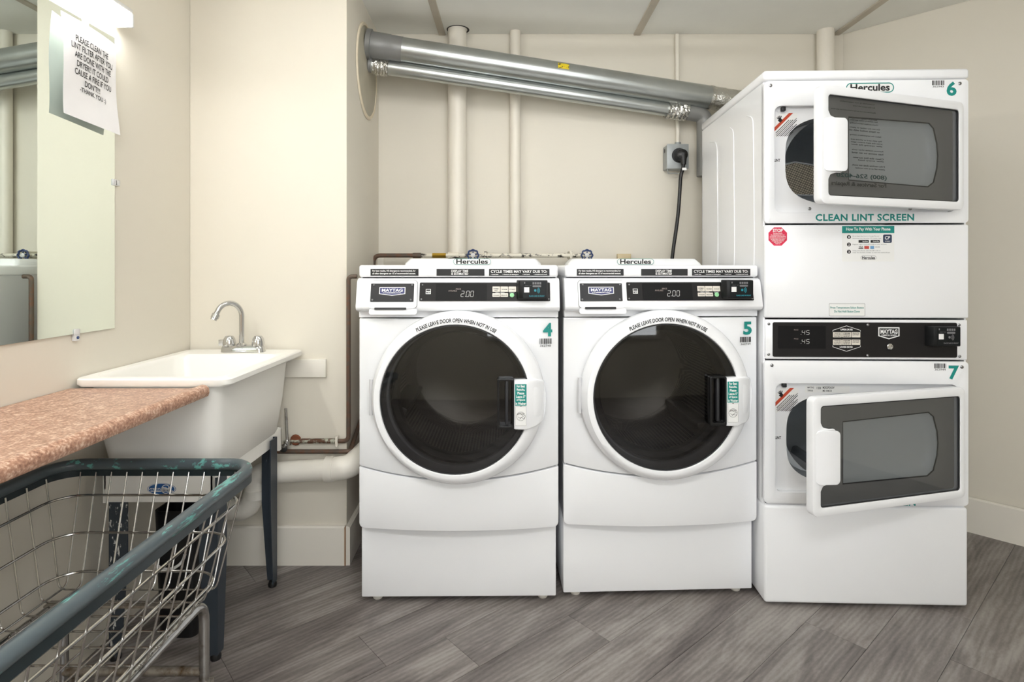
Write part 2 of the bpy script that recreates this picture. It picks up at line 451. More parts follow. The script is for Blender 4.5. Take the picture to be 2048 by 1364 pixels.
# ceiling: board panels with battens over the joints
cl = struct(fin('ceiling', abox(XL - .1, RW1[0] + .1, YF - .1, YB + .1, CEIL, CEIL + .1), 'ceiling_paint', smooth=False))
bx = [XL, -0.352, 0.63, 1.632, RW1[0]]
for i in range(4):
    x0, x1 = bx[i] + .004, bx[i + 1] - .004
    y1 = YB - .002
    if x1 <= RW0[0]:
        pts = [(x0, YF), (x1, YF), (x1, y1), (x0, y1)]
    else:
        fy_ = lambda x: RW0[1] - (x - RW0[0]) * .724 / .69
        pts = [(x0, YF), (x1, YF), (x1, fy_(x1) - .004)] + ([(RW0[0], y1), (x0, y1)] if x0 < RW0[0] else [(x0, fy_(x0) - .004)])
    bm = B(); loft(bm, [[(x, y, CEIL - .008) for x, y in pts], [(x, y, CEIL) for x, y in pts]], True, True)
    fin('ceiling_panel', bm, 'ceiling_paint', cl, smooth=False)
for x in bx[1:4]:
    y1 = YB - .002 if x < RW0[0] else RW0[1] - (x + .016 - RW0[0]) * .724 / .69
    fin('batten', abox(x - .017, x + .017, YF, y1, CEIL - .016, CEIL - .006), 'batten_paint', cl, bevel=.002)
# floor planks
fl = struct(fin('floor', abox(XL - .1, RW1[0] + .1, YF - .1, YB + .1, -.1, -.006), 'subfloor', smooth=False))
def clip(poly, inside, inter):
    out = []
    for i in range(len(poly)):
        a, b_ = poly[i], poly[(i + 1) % len(poly)]
        ia, ib = inside(a), inside(b_)
        if ia: out.append(a)
        if ia != ib: out.append(inter(a, b_))
    return out
halfs = [((1, 0), XL), ((-1, 0), -RW1[0]), ((0, 1), YF), ((0, -1), -YB)]
nr = Vector((-0.724, -0.69)).normalized(); halfs.append(((nr.x, nr.y), nr.dot(Vector(RW0))))
PA = R(90 - 49); ux, uy = math.cos(PA), math.sin(PA); PW, PL = .178, 1.22
rg = random.Random(3)
for row in range(-22, 22):
    sh = rg.uniform(0, PL)
    for k in range(-5, 6):
        s0 = k * PL + sh; t0 = row * PW
        quad = [(s0 + .0006, t0 + .0006), (s0 + PL - .0006, t0 + .0006), (s0 + PL - .0006, t0 + PW - .0006), (s0 + .0006, t0 + PW - .0006)]
        ox, oy = .1284, 1.866
        wpoly = [(ox + s * ux - t * uy, oy + s * uy + t * ux) for s, t in quad]
        for (n_, c_) in halfs:
            if not wpoly: break
            val = lambda p: n_[0] * p[0] + n_[1] * p[1] - c_
            def inter(a, b_):
                va, vb = val(a), val(b_); t = va / (va - vb); return (a[0] + (b_[0] - a[0]) * t, a[1] + (b_[1] - a[1]) * t)
            wpoly = clip(wpoly, lambda p: val(p) >= 0, inter)
        if len(wpoly) < 3: continue
        ar = abs(sum(wpoly[i][0] * wpoly[(i + 1) % len(wpoly)][1] - wpoly[(i + 1) % len(wpoly)][0] * wpoly[i][1] for i in range(len(wpoly)))) / 2
        if ar < .004: continue
        c0 = (ox + s0 * ux - t0 * uy, oy + s0 * uy + t0 * ux)
        loc_ = [((x - c0[0]) * ux + (y - c0[1]) * uy, -(x - c0[0]) * uy + (y - c0[1]) * ux) for x, y in wpoly]
        bm = B(); loft(bm, [[(x, y, -.006) for x, y in loc_], [(x, y, 0.0) for x, y in loc_]], False, True)
        o = fin('plank', bm, 'vinyl_plank', fl, loc=(c0[0], c0[1], 0), rot=(0, 0, PA), smooth=False)
# baseboards
bbh = .152
def base_prof(bm, p, q, th=.016, h=bbh):
    d = Vector((q[0] - p[0], q[1] - p[1], 0)).normalized(); nrm = Vector((d.y, -d.x, 0))
    a, b_ = Vector((p[0], p[1], 0)), Vector((q[0], q[1], 0))
    prof = [(0, 0), (th, 0), (th, h - .006), (th - .006, h), (0, h)]
    loft(bm, [[tuple(e + nrm * u + Vector((0, 0, v))) for u, v in prof] for e in (a, b_)], True, True)
    return bm
bb = struct(fin('baseboard_chase', base_prof(B(), (XL + .02, YP - .0005), (XPR - .004, YP - .0005)), 'trim_paint'))
fin('raw_end', abox(XPR - .004, XPR + .0005, YP - .017, YP - .0005, 0, bbh - .004), 'raw_wood', bb)
struct(fin('baseboard_alcove', base_prof(B(), (XPR + .0012, YP - .015), (XPB + .0012, YB - .02)), 'trim_paint'))
struct(fin('baseboard_right', base_prof(B(), (RW0[0] - .004 + .02, RW0[1] - .004 - .02), (RW1[0] - .01, RW1[1] + .0)), 'trim_paint'))
struct(fin('trim_1', abox(-0.905, (652 - CX) * 2.24 / F, YP - .017, YP - .0005, .733, .803), 'trim_paint', bevel=.002))

# added glowing window behind the camera, unseen, as frontal fill light
WX0, WX1, WZ0, WZ1 = .0, 1.5, .85, 2.05
mat('fill_window_glow', (0.94, 0.97, 1.0, 1), .4, emit=FILL_WINDOW_GLOW)
wn = struct(fin('added_fill_window', plate(B(), [(WX0 - .06, WZ0 - .06), (WX1 + .06, WZ0 - .06), (WX1 + .06, WZ1 + .06), (WX0 - .06, WZ1 + .06)], [[(WX0, WZ0), (WX0, WZ1), (WX1, WZ1), (WX1, WZ0)]], YF + .001, YF + .03), 'trim_paint', bevel=.003))
for (a, b_) in ((WX0, (WX0 + WX1) / 2 - .015), ((WX0 + WX1) / 2 + .015, WX1)):
    fin('pane', abox(a, b_, YF + .004, YF + .008, WZ0, WZ1), 'fill_window_glow', wn, smooth=False)  # glowing pane of the added window, gives the fill light
fin('fill_window_mullion', abox((WX0 + WX1) / 2 - .015, (WX0 + WX1) / 2 + .015, YF + .002, YF + .025, WZ0, WZ1), 'trim_paint', wn)

# added ceiling fixtures out of view, placed to fill the room with light
for i, (lx_, ly_, glow_) in enumerate(CEIL_FILL_LAMPS):
    tm = mat('fill_tube_glow', (0.99, 0.99, 1.0, 1), 0.4, emit=glow_)
    t = empty('fill_ceiling_light', (lx_, ly_, CEIL - .016))
    tag(t, ['added fluorescent fill fixture above the camera', 'added fluorescent fill fixture just out of view in front of the washers'][i], 'added ceiling light')
    fin('housing', abox(-.62, .62, -.06, .06, -.045, .006), 'lamp_housing', t, bevel=.006)
    for yy in (-.085, .085):
        fin('fill_tube', tube(B(), [(-.60, yy, -.075), (.60, yy, -.075)], .014, 8), tm, t)
        for xx in (-.595, .595): fin('tube_socket', abox(xx - .008, xx + .008, min(yy, 0), max(yy, 0), -.09, -.03), 'lamp_housing', t)

# ------------------------------------------------------------------ machines
class Front:
    """a machine standing at (ox, oy) with its front turned by th; maps a picture position on its front to the machine's own metres"""
    def __init__(s, ox, oy, th): s.o = (ox, oy); s.th = th; s.c = math.cos(th); s.s = math.sin(th)
    def __call__(s, px, py, yl=0.0):
        k = (px - CX) / F
        lx = (k * (s.o[1] + yl * s.c) - s.o[0] + yl * s.s) / (s.c - k * s.s)
        d = s.o[1] + lx * s.s + yl * s.c
        return (lx, yl, CAMH - (py - HY) * d / F)
MW = .68
W4 = Front(-.521, 1.949, R(.6)); W5 = Front(.1786, 1.975, R(2.3)); DR = Front(.864, 1.967, R(-1.9))

def screw(bm, x, y, z, r=.0042): lathe(bm, [(r, 0), (r, .0015), (r * .6, .003), (.0005, .0033)], (x, y, z), '-y', 10)
_screws = {}
def screws(par, pts, y, r, fy=None, name='screw'):
    for (x, z) in pts:
        if r not in _screws:
            bm = B(); screw(bm, 0, 0, 0, r); o = fin(name, bm, 'screw_steel', par); _screws[r] = o.data
        else: o = link(name, _screws[r], None, par)
        o.location = fy(Vector((x, y, z))) if fy else (x, y, z)
def hercules(par, mp, px0, py0, px1, py1, y, name='logo_sticker', fy=None):
    a, b_ = mp(px0, py1, y), mp(px1, py0, y); x0, z0, x1, z1 = a[0], a[2], b_[0], b_[2]; h = z1 - z0
    bk = Print().poly(rrect(x0, x1, z0, z1, h * .499, 8)).build(name, 'sticker_white', par, y, fy)
    Print().ring(rrect(x0, x1, z0, z1, h * .499, 8), rrect(x0 + h * .09, x1 - h * .09, z0 + h * .09, z1 - h * .09, h * .409, 8)).build('oval_border', 'teal_print', bk, y - .0004, fy)
    Print().text('Hercules', x0 + h * .42, z0 + h * .18, x1 - h * .42, z1 - h * .12, bold=.028).build('lettering', 'black_print', bk, y - .0006, fy)
    return bk
def badge(par, mp, px0, py0, px1, py1, y, sub, colour, fy=None, deep=.2):
    """brand shield: white rim, coloured field, white capitals"""
    a, b_ = mp(px0, py1, y), mp(px1, py0, y); x0, z0, x1, z1 = a[0], a[2], b_[0], b_[2]; h = z1 - z0; w_ = x1 - x0
    def sh(i): return [(x0 + i, z1 - i), (x0 + i, z0 + h * deep + i * .6), ((x0 + x1) / 2, z0 + i), (x1 - i, z0 + h * deep + i * .6), (x1 - i, z1 - i)]
    bk = Print().poly(sh(0)).build('brand_badge', 'white_print', par, y, fy)
    Print().poly(sh(h * .09)).build('badge_field', colour, bk, y - .0004, fy)
    p = Print().text('MAYTAG', x0 + w_ * .1, z0 + h * .46, x1 - w_ * .1, z1 - h * .18, bold=.03)
    p.text(sub, x0 + w_ * .14, z0 + h * .27, x1 - w_ * .14, z0 + h * .40, bold=.02)
    p.build('lettering', 'white_print', bk, y - .0008, fy)
    return bk
def card_reader(par, x0, x1, z0, z1, y, depth, fy=None, dim=False):
    """black contactless reader: wedge body, glossy face, printed marks"""
    bm = B(); f_ = y - depth
    loft(bm, [[(x0 - .012, y, z0 - .002), (x1 + .004, y, z0 - .002), (x1 + .004, y, z1 + .001), (x0 - .012, y, z1 + .001)],
              [(x0 - .002, f_, z0), (x1, f_, z0), (x1, f_, z1), (x0 - .002, f_, z1)]], True, True)
    rd = fin('card_reader', bm, 'reader_black', par, bevel=.003, fy=fy)
    w_, h = x1 - x0, z1 - z0
    X = lambda u: x0 + u * w_
    Z = lambda v: z0 + v * h
    yy = f_ - .0006
    Print().poly(rrect(X(.1), X(.97), Z(.06), Z(.95), .004, 4)).build('reader_face', 'reader_face', rd, yy, fy)
    Print().rect(X(.15), Z(.36), X(.34), Z(.64)).build('white_square_sticker', 'sticker_white', rd, yy - .0005, fy)
    g = Print()
    for k in range(4): g.rect(X(.46 + k * .085), Z(.79), X(.525 + k * .085), Z(.91))
    g.poly(rrect(X(.46), X(.78), Z(.65), Z(.745), h * .045, 4))
    g.rect(X(.15), Z(.83), X(.19), Z(.92)).text('CREDIT  TAP', X(.18), Z(.71), X(.42), Z(.75))
    g.build('printed_marks', 'grey_print', rd, yy - .0005, fy)
    t = Print().text('PLACE CARD IN FRONT', X(.34), Z(.13), X(.9), Z(.2), bold=.02)
    for k in range(3):
        a0 = [(X(.6) + (.05 + .045 * k) * w_ * math.cos(R(a)) * .9, Z(.46) + (.08 + .05 * k) * h * math.sin(R(a))) for a in range(-55, 60, 14)]
        t.line(a0, h * .025)
    t.poly(rrect(X(.52), X(.6), Z(.4), Z(.53), h * .05, 4))
    t.build('tap_symbol', 'grey_print' if dim else 'cyan_print', rd, yy - .0005, fy)
    return rd

def make_washer(front, number, code, label):
    t = empty('washing_machine', (front.o[0], front.o[1], 0), front.th)
    tag(t, label, 'washing machine', 'front-loading washing machines')
    mp = W4      # dimensions were read off the left machine; both are the same model
    W = MW
    HX, HZ = W / 2 + .001, .727            # door centre
    bow = lambda x: .012 - .030 * (1 - ((x - W / 2) / (W / 2)) ** 2)
    # cabinet shell, open in front
    bm = B()
    for b_ in ((.004, .010, .02, .60, .29, 1.128), (W - .010, W - .004, .02, .60, .29, 1.128), (.004, W - .004, .59, .60, .29, 1.128), (.004, W - .004, .02, .60, .284, .29)): box(bm, *b_)
    fin('cabinet', bm, 'enamel_grey', t, weld=0)
    # pedestal and feet
    fin('pedestal', abox(.002, W - .006, .036, .60, .022, .283), 'enamel', t, bevel=.004)
    for fx in (.05, W - .05):
        for fy_ in (.075, .55): fin('foot', lathe(B(), [(.016, 0), (.018, .006), (.014, .012), (.010, .024)], (fx, fy_, 0), 'z', 16, True), 'foot_plastic', t)
    # lower bowed panel
    N = 24
    ztop = lambda x: .4434 + .0386 * ((x - W / 2) / (W / 2)) ** 2
    def bowed(outline, th, name, holes=(), m='enamel', bev=.004):
        bm = plate(B(), outline, holes, 0.0, th)
        bmesh.ops.remove_doubles(bm, verts=bm.verts, dist=1e-5)
        return fin(name, bm, m, t, bevel=bev, fy=lambda c: (c.x, c.y + bow(c.x), c.z))
    xs = [W * i / N for i in range(N + 1)]
    r_ = .016
    low = [(x, ztop(x) - .002) for x in reversed(xs)]
    low += [(0, .273 + r_ * (1 - math.cos(R(a)))) for a in (90,)] + [(r_ * (1 - math.sin(R(a))), .273 + r_ * (1 - math.cos(R(a)))) for a in (60, 30, 0)]
    low += [(x, .273) for x in xs[1:-1]]
    low += [(W - r_ * (1 - math.sin(R(a))), .273 + r_ * (1 - math.cos(R(a)))) for a in (0, 30, 60, 90)]
    bowed(low, .035, 'lower_panel')
    # main front panel with the loading hole
    up = [(x, ztop(x) + .003) for x in xs] + [(W, z) for z in (.6, .75, .9)] + [(x, .987) for x in reversed(xs)] + [(0, z) for z in (.9, .75, .6)]
    fp_ = bowed(up, .03, 'front_panel', [circle(HX, HZ, .236, 64)])
    # number and bar code
    p = Print(mp).ptext(str(number), 1086, 646, 1105, 673, -.004, bold=.035)
    p.build('number', 'teal_print', fp_, -.0045, lambda c: (c.x, c.y + bow(c.x) - .0 , c.z))
    p = Print(mp).pbars(1079, 677, 1103, 688, number).ptext(code, 1080, 689.5, 1102, 693.5)
    p.build('bar_code', 'black_print', fp_, -.0045, lambda c: (c.x, c.y + bow(c.x), c.z))
    # strip under the console
    fin('console_base', abox(.001, W - .001, .004, .05, .990, 1.03), 'enamel', t, bevel=.003)
    # console: slanted fascia
    prof = [(.004, 1.124), (-.010, 1.118), (-.016, 1.108), (-.034, 1.034), (-.035, 1.026), (-.030, 1.018), (-.016, 1.012), (.05, 1.010), (.05, 1.124)]
    bm = B(); loft(bm, [[(x, y, z) for y, z in prof] for x in (-.001, W + .001)], True, True)
    con = fin('control_console', bm, 'enamel', t, bevel=.003, seg=2)
    FY = lambda c: (c.x, c.y - .016 - (1.108 - c.z) * .018 / .074, c.z)
    fp2 = lambda px, py: mp(px, py, -.022)
    def cbox(px0, py0, px1, py1, d0, d1, name, m, par, bev=.001, r=.0):
        a, b_ = fp2(px0, py1), fp2(px1, py0)
        return fin(name, plate(B(), rrect(a[0], b_[0], a[2], b_[2], max(r, .0008), 4), [], -d1, -d0), m, par, bevel=0, fy=FY)
    # top lid with three black stickers
    fin('top_lid', abox(.003, W - .003, -.006, .60, 1.1275, 1.168), 'enamel', t, bevel=.008, seg=3)
    for (a0, a1, lines) in ((741, 837, (('For best results, HE detergent is recommended, for', .54, .86, .04, .94), ('all other detergents use 1/2 of recommended amount.', .14, .46, .04, .94))),
                            (873, 969, (('DISPLAY TIME', .54, .88, .31, .66), ('IS ESTIMATED', .12, .46, .31, .66))),
                            (978, 1099, (('CYCLE TIMES MAY VARY DUE TO:', .42, .84, .03, .96), ('\u2022 Load size        \u2022 Amount of detergent        \u2022 Soil level        \u2022 Unbalanced loads', .08, .28, .03, .96)))):
        q0, q1 = mp(a0, 551.5, -.0075), mp(a1, 538, -.0075)
        st = Print().rect(q0[0], q0[2], q1[0], q1[2]).build('sticker', 'black_print', t, -.0072)
        p = Print(); w_, h = q1[0] - q0[0], q1[2] - q0[2]
        for (s_, v0, v1, u0, u1) in lines: p.text(s_, q0[0] + w_ * u0, q0[2] + h * v0, q0[0] + w_ * u1, q0[2] + h * v1, bold=.025)
        p.build('lettering', 'white_print', st, -.0078)
    # rear hump with the oval logo
    bm = B(); x0, x1 = .075, W - .03
    loft(bm, [rloop(x0, x1, .44, .59, .02, 1.166), rloop(x0 + .004, x1 - .004, .445, .585, .02, 1.178), rloop(x0 + .022, x1 - .022, .462, .575, .018, 1.1975)], False, True)
    hump = fin('rear_hump', bm, 'enamel', t, bevel=.002)
    zc, cx_ = 1.1845, W / 2 + .02
    bk = Print().poly(rrect(cx_ - .078, cx_ + .078, zc - .0125, zc + .0125, .0124, 8)).build('logo_sticker', 'sticker_white', t, .435)
    Print().ring(rrect(cx_ - .078, cx_ + .078, zc - .0125, zc + .0125, .0124, 8), rrect(cx_ - .0765, cx_ + .0765, zc - .011, zc + .011, .0109, 8)).build('oval_border', 'teal_print', bk, .4345)
    Print().text('Hercules', cx_ - .066, zc - .0095, cx_ + .066, zc + .0105, bold=.028).build('lettering', 'black_print', bk, .4343)
    # dispenser drawer
    dr = cbox(740, 561, 835, 616, .0, .010, 'dispenser_drawer', 'enamel', t, r=.012)
    cbox(739.4, 560.4, 835.6, 617, -.004, .0014, 'drawer_gap', 'seam_grey', dr, r=.012)
    cbox(743, 567, 829, 603, .010, .0112, 'badge_plate', 'charcoal_panel', dr, r=.002)
    cbox(752, 614, 815, 618.5, .0101, .0106, 'finger_gap', 'gap_dark', dr, r=.002)
    cbox(741, 616, 836, 628, .0, .006, 'drawer_lip', 'enamel', dr, r=.008)
    badge(t, lambda a, b_, y: fp2(a, b_), 760, 574, 812, 591, -.0118, 'COMMERCIAL', 'navy_print', FY)
    screws(dr, [(fp2(*q)[0], fp2(*q)[2]) for q in ((749, 570), (825, 570), (747, 599), (823, 599))], -.0112, .0032, FY)
    # control strip
    cs = cbox(839.5, 565, 1100, 602, .0, .003, 'control_panel', 'black_panel', t, r=.003)
    cbox(872, 567, 974, 600.5, .003, .0045, 'display', 'display_black', cs, r=.001)
    p = Print(); q = fp2(922, 593); q2 = fp2(922, 582); seven(p, '2.00', q[0], q[2], q2[2] - q[2], .0095, .0048, .0014)
    p.build('display_digits', 'led', cs, -.0052, FY)
    p = Print(fp_); p.mp = lambda a, b_, y: fp2(a, b_)
    p.ptext('AVAILABLE', 897, 580, 914, 583).ptext('PRICE', 912, 576.5, 922, 579.5).build('display_words', 'led_dim', cs, -.0052, FY)
    for r0, cells in (((573, 583.5), ((985, 1000), (1001, 1016), (1017, 1032))), ((586, 593.5), ((985, 1000), (1001, 1016)))):
        for (c0, c1) in cells: cbox(c0, r0[0], c1, r0[1], .003, .0048, 'key', 'key_cream', cs, r=.0012)
    p = Print(); p.mp = lambda a, b_, y: fp2(a, b_)
    for s_, a0, a1, b0 in (('NORMAL', 987, 998, 576), ('HOT', 989, 996, 579.5), ('WARM', 1003, 1014, 577.5), ('COLD', 1019, 1030, 577.5), ('WOOLENS', 986.5, 998.5, 589), ('DELICATE', 1002.5, 1014.5, 589)):
        p.ptext(s_, a0, b0, a1, b0 + 2.4, bold=.02)
    p.build('key_words', 'black_print', cs, -.0054, FY)
    q = fp2(1024, 590); fin('start_key', lathe(B(), [(.0075, 0), (.0075, .002), (.006, .003), (.0003, .003)], (q[0], -.003, q[2]), '-y', 20), 'key_green', cs, fy=FY)
    p = Print(); p.mp = lambda a, b_, y: fp2(a, b_)
    p.ptext('START', 1019, 584.5, 1029, 586.3).ptext('PERM. PRESS', 991, 584.3, 1009, 585.8).build('strip_lettering', 'white_print', cs, -.0038, FY)
    p = Print(); p.mp = lambda a, b_, y: fp2(a, b_); p.prect(852, 578, 862, 588).build('efficiency_sticker', 'white_print', cs, -.0038, FY)
    p = Print(); p.mp = lambda a, b_, y: fp2(a, b_)
    p.prect(853, 579, 861, 582).ptext('eco', 853, 583.4, 861, 587, bold=.03).build('efficiency_mark', 'black_print', cs, -.0042, FY)
    screws(cs, [(fp2(*q)[0], fp2(*q)[2]) for q in ((845, 570), (843.5, 598), (1097, 598))], -.003, .003, FY)
    q0, q1 = mp(1040, 598, -.05), mp(1094, 561, -.05)
    card_reader(t, q0[0], q1[0], q0[2], q1[2], -.028, .028)
    # loading door
    y0 = -.016
    prof = [(.236, 0), (.2887, 0), (.2895, .006), (.286, .03), (.276, .048), (.266, .058), (.256, .061), (.2475, .0605), (.2455, .056), (.2445, .03), (.236, 0)]
    bm = B(); seg = 96; ring = []
    for i, (r, h) in enumerate(prof):
        inner = r < .25
        cxr = HX - .007 if (h > .03 and r < .27) or inner else HX
        ring.append([bm.verts.new((cxr + r * math.cos(2 * PI * k / seg), y0 - h, HZ + r * math.sin(2 * PI * k / seg))) for k in range(seg)])
    for a_, b_ in zip(ring, ring[1:]):
        for k in range(seg): bm.faces.new((a_[k], a_[(k + 1) % seg], b_[(k + 1) % seg], b_[k]))
    door = fin('door', bm, 'door_plastic', t, sharp=50)
    gx = HX - .007
    bm = lathe(B(), [(.246, .0535), (.2, .0560), (.13, .0582), (.06, .0592), (.0005, .0595)], (gx, y0, HZ), '-y', 72)
    fin('door_glass', bm, 'washer_glass', door, sharp=60)
    fin('glass_edge', lathe(B(), [(.2462, .0545), (.2415, .0562), (.2405, .052)], (gx, y0, HZ), '-y', 96), 'gap_dark', door)
    # curved lettering
    p = Print(); v, f = text_mesh('PLEASE LEAVE DOOR OPEN WHEN NOT IN USE', .026, .12)
    rr = .2605; span = R(60); hh = .0135
    p.add([(gx + (rr + (b_ - .5) * hh) * math.sin((a_ - .5) * span + R(1)), HZ + (rr + (b_ - .5) * hh) * math.cos((a_ - .5) * span + R(1))) for a_, b_ in v], f)
    p.build('curved_lettering', 'black_print', door, y0 - .0625)
    # handle pocket and grip
    hx0, hx1 = .472, .533; hz0, hz1 = .637, .800
    pk = fin('handle_pocket', plate(B(), rrect(hx0, hx1 - .006, hz0, hz1, .006, 4), [rrect(hx0 + .007, hx1 - .012, hz0 + .010, hz1 - .006, .006, 4)], y0 - .082, y0 - .052), 'pocket_black', door, bevel=.002)
    fin('pocket_floor', abox(hx0 + .003, hx1 - .008, y0 - .054, y0 - .050, hz0 + .004, hz1 - .004), 'black_plastic', door)
    fin('latch_bar', abox(hx0 + .026, hx0 + .036, y0 - .070, y0 - .053, hz0 + .012, hz1 - .008), 'charcoal_panel', door, bevel=.002)
    bm = B()
    gp = [(hx1 - .008, hz0 - .002), (hx1 + .03, hz0 - .003), (hx1 + .068, hz0 + .004)] + [(HX + .2885 * math.cos(a_) + .004, HZ + .2885 * math.sin(a_)) for a_ in (R(-15), R(-9), R(-3), R(3), R(9), R(12))] + [(hx1 + .066, hz1 - .006), (hx1 + .03, hz1 - .005), (hx1 - .008, hz1 - .006)]
    plate(bm, gp, [], y0 - .080, y0 - .03)
    def gy(c):
        u = max(0, (c.x - hx1 - .025) / .06); return (c.x, c.y + (.034 * u * u if c.y < y0 - .05 else 0), c.z)
    fin('handle', bm, 'door_plastic', door, bevel=.006, fy=gy)
    sx0, sx1 = hx1 - .003, hx1 + .034; sz0, sz1 = hz0 + .010, hz1 - .017; sy = y0 - .0806
    st = Print().rect(sx0 - .001, sz0, sx1, sz1).build('instruction_sticker', 'sticker_white', t, sy)
    zm = sz0 + (sz1 - sz0) * .49
    Print().rect(sx0, zm, sx1, sz1).build('teal_block', 'teal_print', st, sy - .0004)
    p = Print(); lh = (sz1 - zm) / 6.2
    for i, (s_, m_) in enumerate((('For Best', .14), ('Results,', .14), ('Please', .2), ('Leave 5"', .1), ('of Space', .12), ('in Washer', .05))):
        p.text(s_, sx0 + .037 * m_, sz1 - lh * (i + .97), sx1 - .037 * m_, sz1 - lh * (i + .2), bold=.03)
    p.build('lettering', 'white_print', st, sy - .0008)
    p = Print(); cx2, cz2 = (sx0 + sx1) / 2, (sz0 + zm) / 2 - .001; rr = .0145
    p.ring(circle(cx2, cz2, rr, 28), circle(cx2, cz2, rr - .0008, 28)).ring(rrect(sx0 + .001, sx1 - .001, sz0 + .002, zm - .003, .001, 2), rrect(sx0 + .0014, sx1 - .0014, sz0 + .0024, zm - .0034, .001, 2))
    for i in range(5): p.line([(cx2 - .011 + i * .004, cz2 + .004 + .002 * math.sin(i)), (cx2 - .008 + i * .0045, cz2 + .012 - .001 * abs(i - 2))], .0016)
    p.line([(cx2 - .010, cz2 - .002), (cx2 - .002, cz2 - .006), (cx2 + .006, cz2 - .001), (cx2 + .014, cz2 + .004)], .0009)
    p.line([(cx2 - .004, cz2 - .010), (cx2 + .002, cz2 - .004), (cx2 + .010, cz2 - .008), (cx2 + .013, cz2 - .002)], .0009)
    p.rect(cx2 - .003, zm - .0028, cx2 + .003, zm - .0014)
    p.build('hand_in_drum_drawing', 'black_print', st, sy - .0008)
    # hinge
    fin('hinge', tube(B(), [(HX - .291, y0 - .012, HZ - .06), (HX - .291, y0 - .012, HZ + .06)], .006, 10), 'enamel_grey', door)
    # inside: gasket, drum, vanes
    fin('door_gasket', lathe(B(), [(.236, -.0), (.232, -.012), (.215, -.018), (.208, -.03), (.216, -.045), (.235, -.05)], (HX, y0 + .03, HZ), '-y', 64), 'gasket', t)
    bm = lathe(B(), [(.225, 0), (.262, .004), (.262, .40), (.22, .43), (.06, .44), (.0005, .44)], (HX, .055, HZ), 'y', 64)
    dm = fin('drum', bm, 'drum_steel', t, sharp=60)
    uv = dm.data.uv_layers.new(name='UVMap')
    for lp in dm.data.loops:
        co = dm.data.vertices[lp.vertex_index].co; a_ = math.atan2(co.z - HZ, co.x - HX)
        rad = math.hypot(co.z - HZ, co.x - HX)
        if rad > .25: uv.data[lp.index].uv = (a_ * .262 / .0125, co.y / .0125)
        else: uv.data[lp.index].uv = (.5, .5)
    for k in range(3):
        a_ = R(80 + 120 * k); bm = B(); c_, s_ = math.cos(a_), math.sin(a_)
        rows = []
        for yy in (.08, .46):
            rows.append([(HX + c_ * r - s_ * w_, yy, HZ + s_ * r + c_ * w_) for r, w_ in ((.259, -.035), (.21, -.012), (.2, 0), (.21, .012), (.259, .035))])
        loft(bm, rows, True, True); fin('drum_vane', bm, 'drum_plain', dm, bevel=.004)
    return t
make_washer(W4, 4, '362748', 'white front-loading washing machine numbered 4 beside the sink wall')
make_washer(W5, 5, '362749', 'white front-loading washing machine numbered 5 beside the stacked dryer')

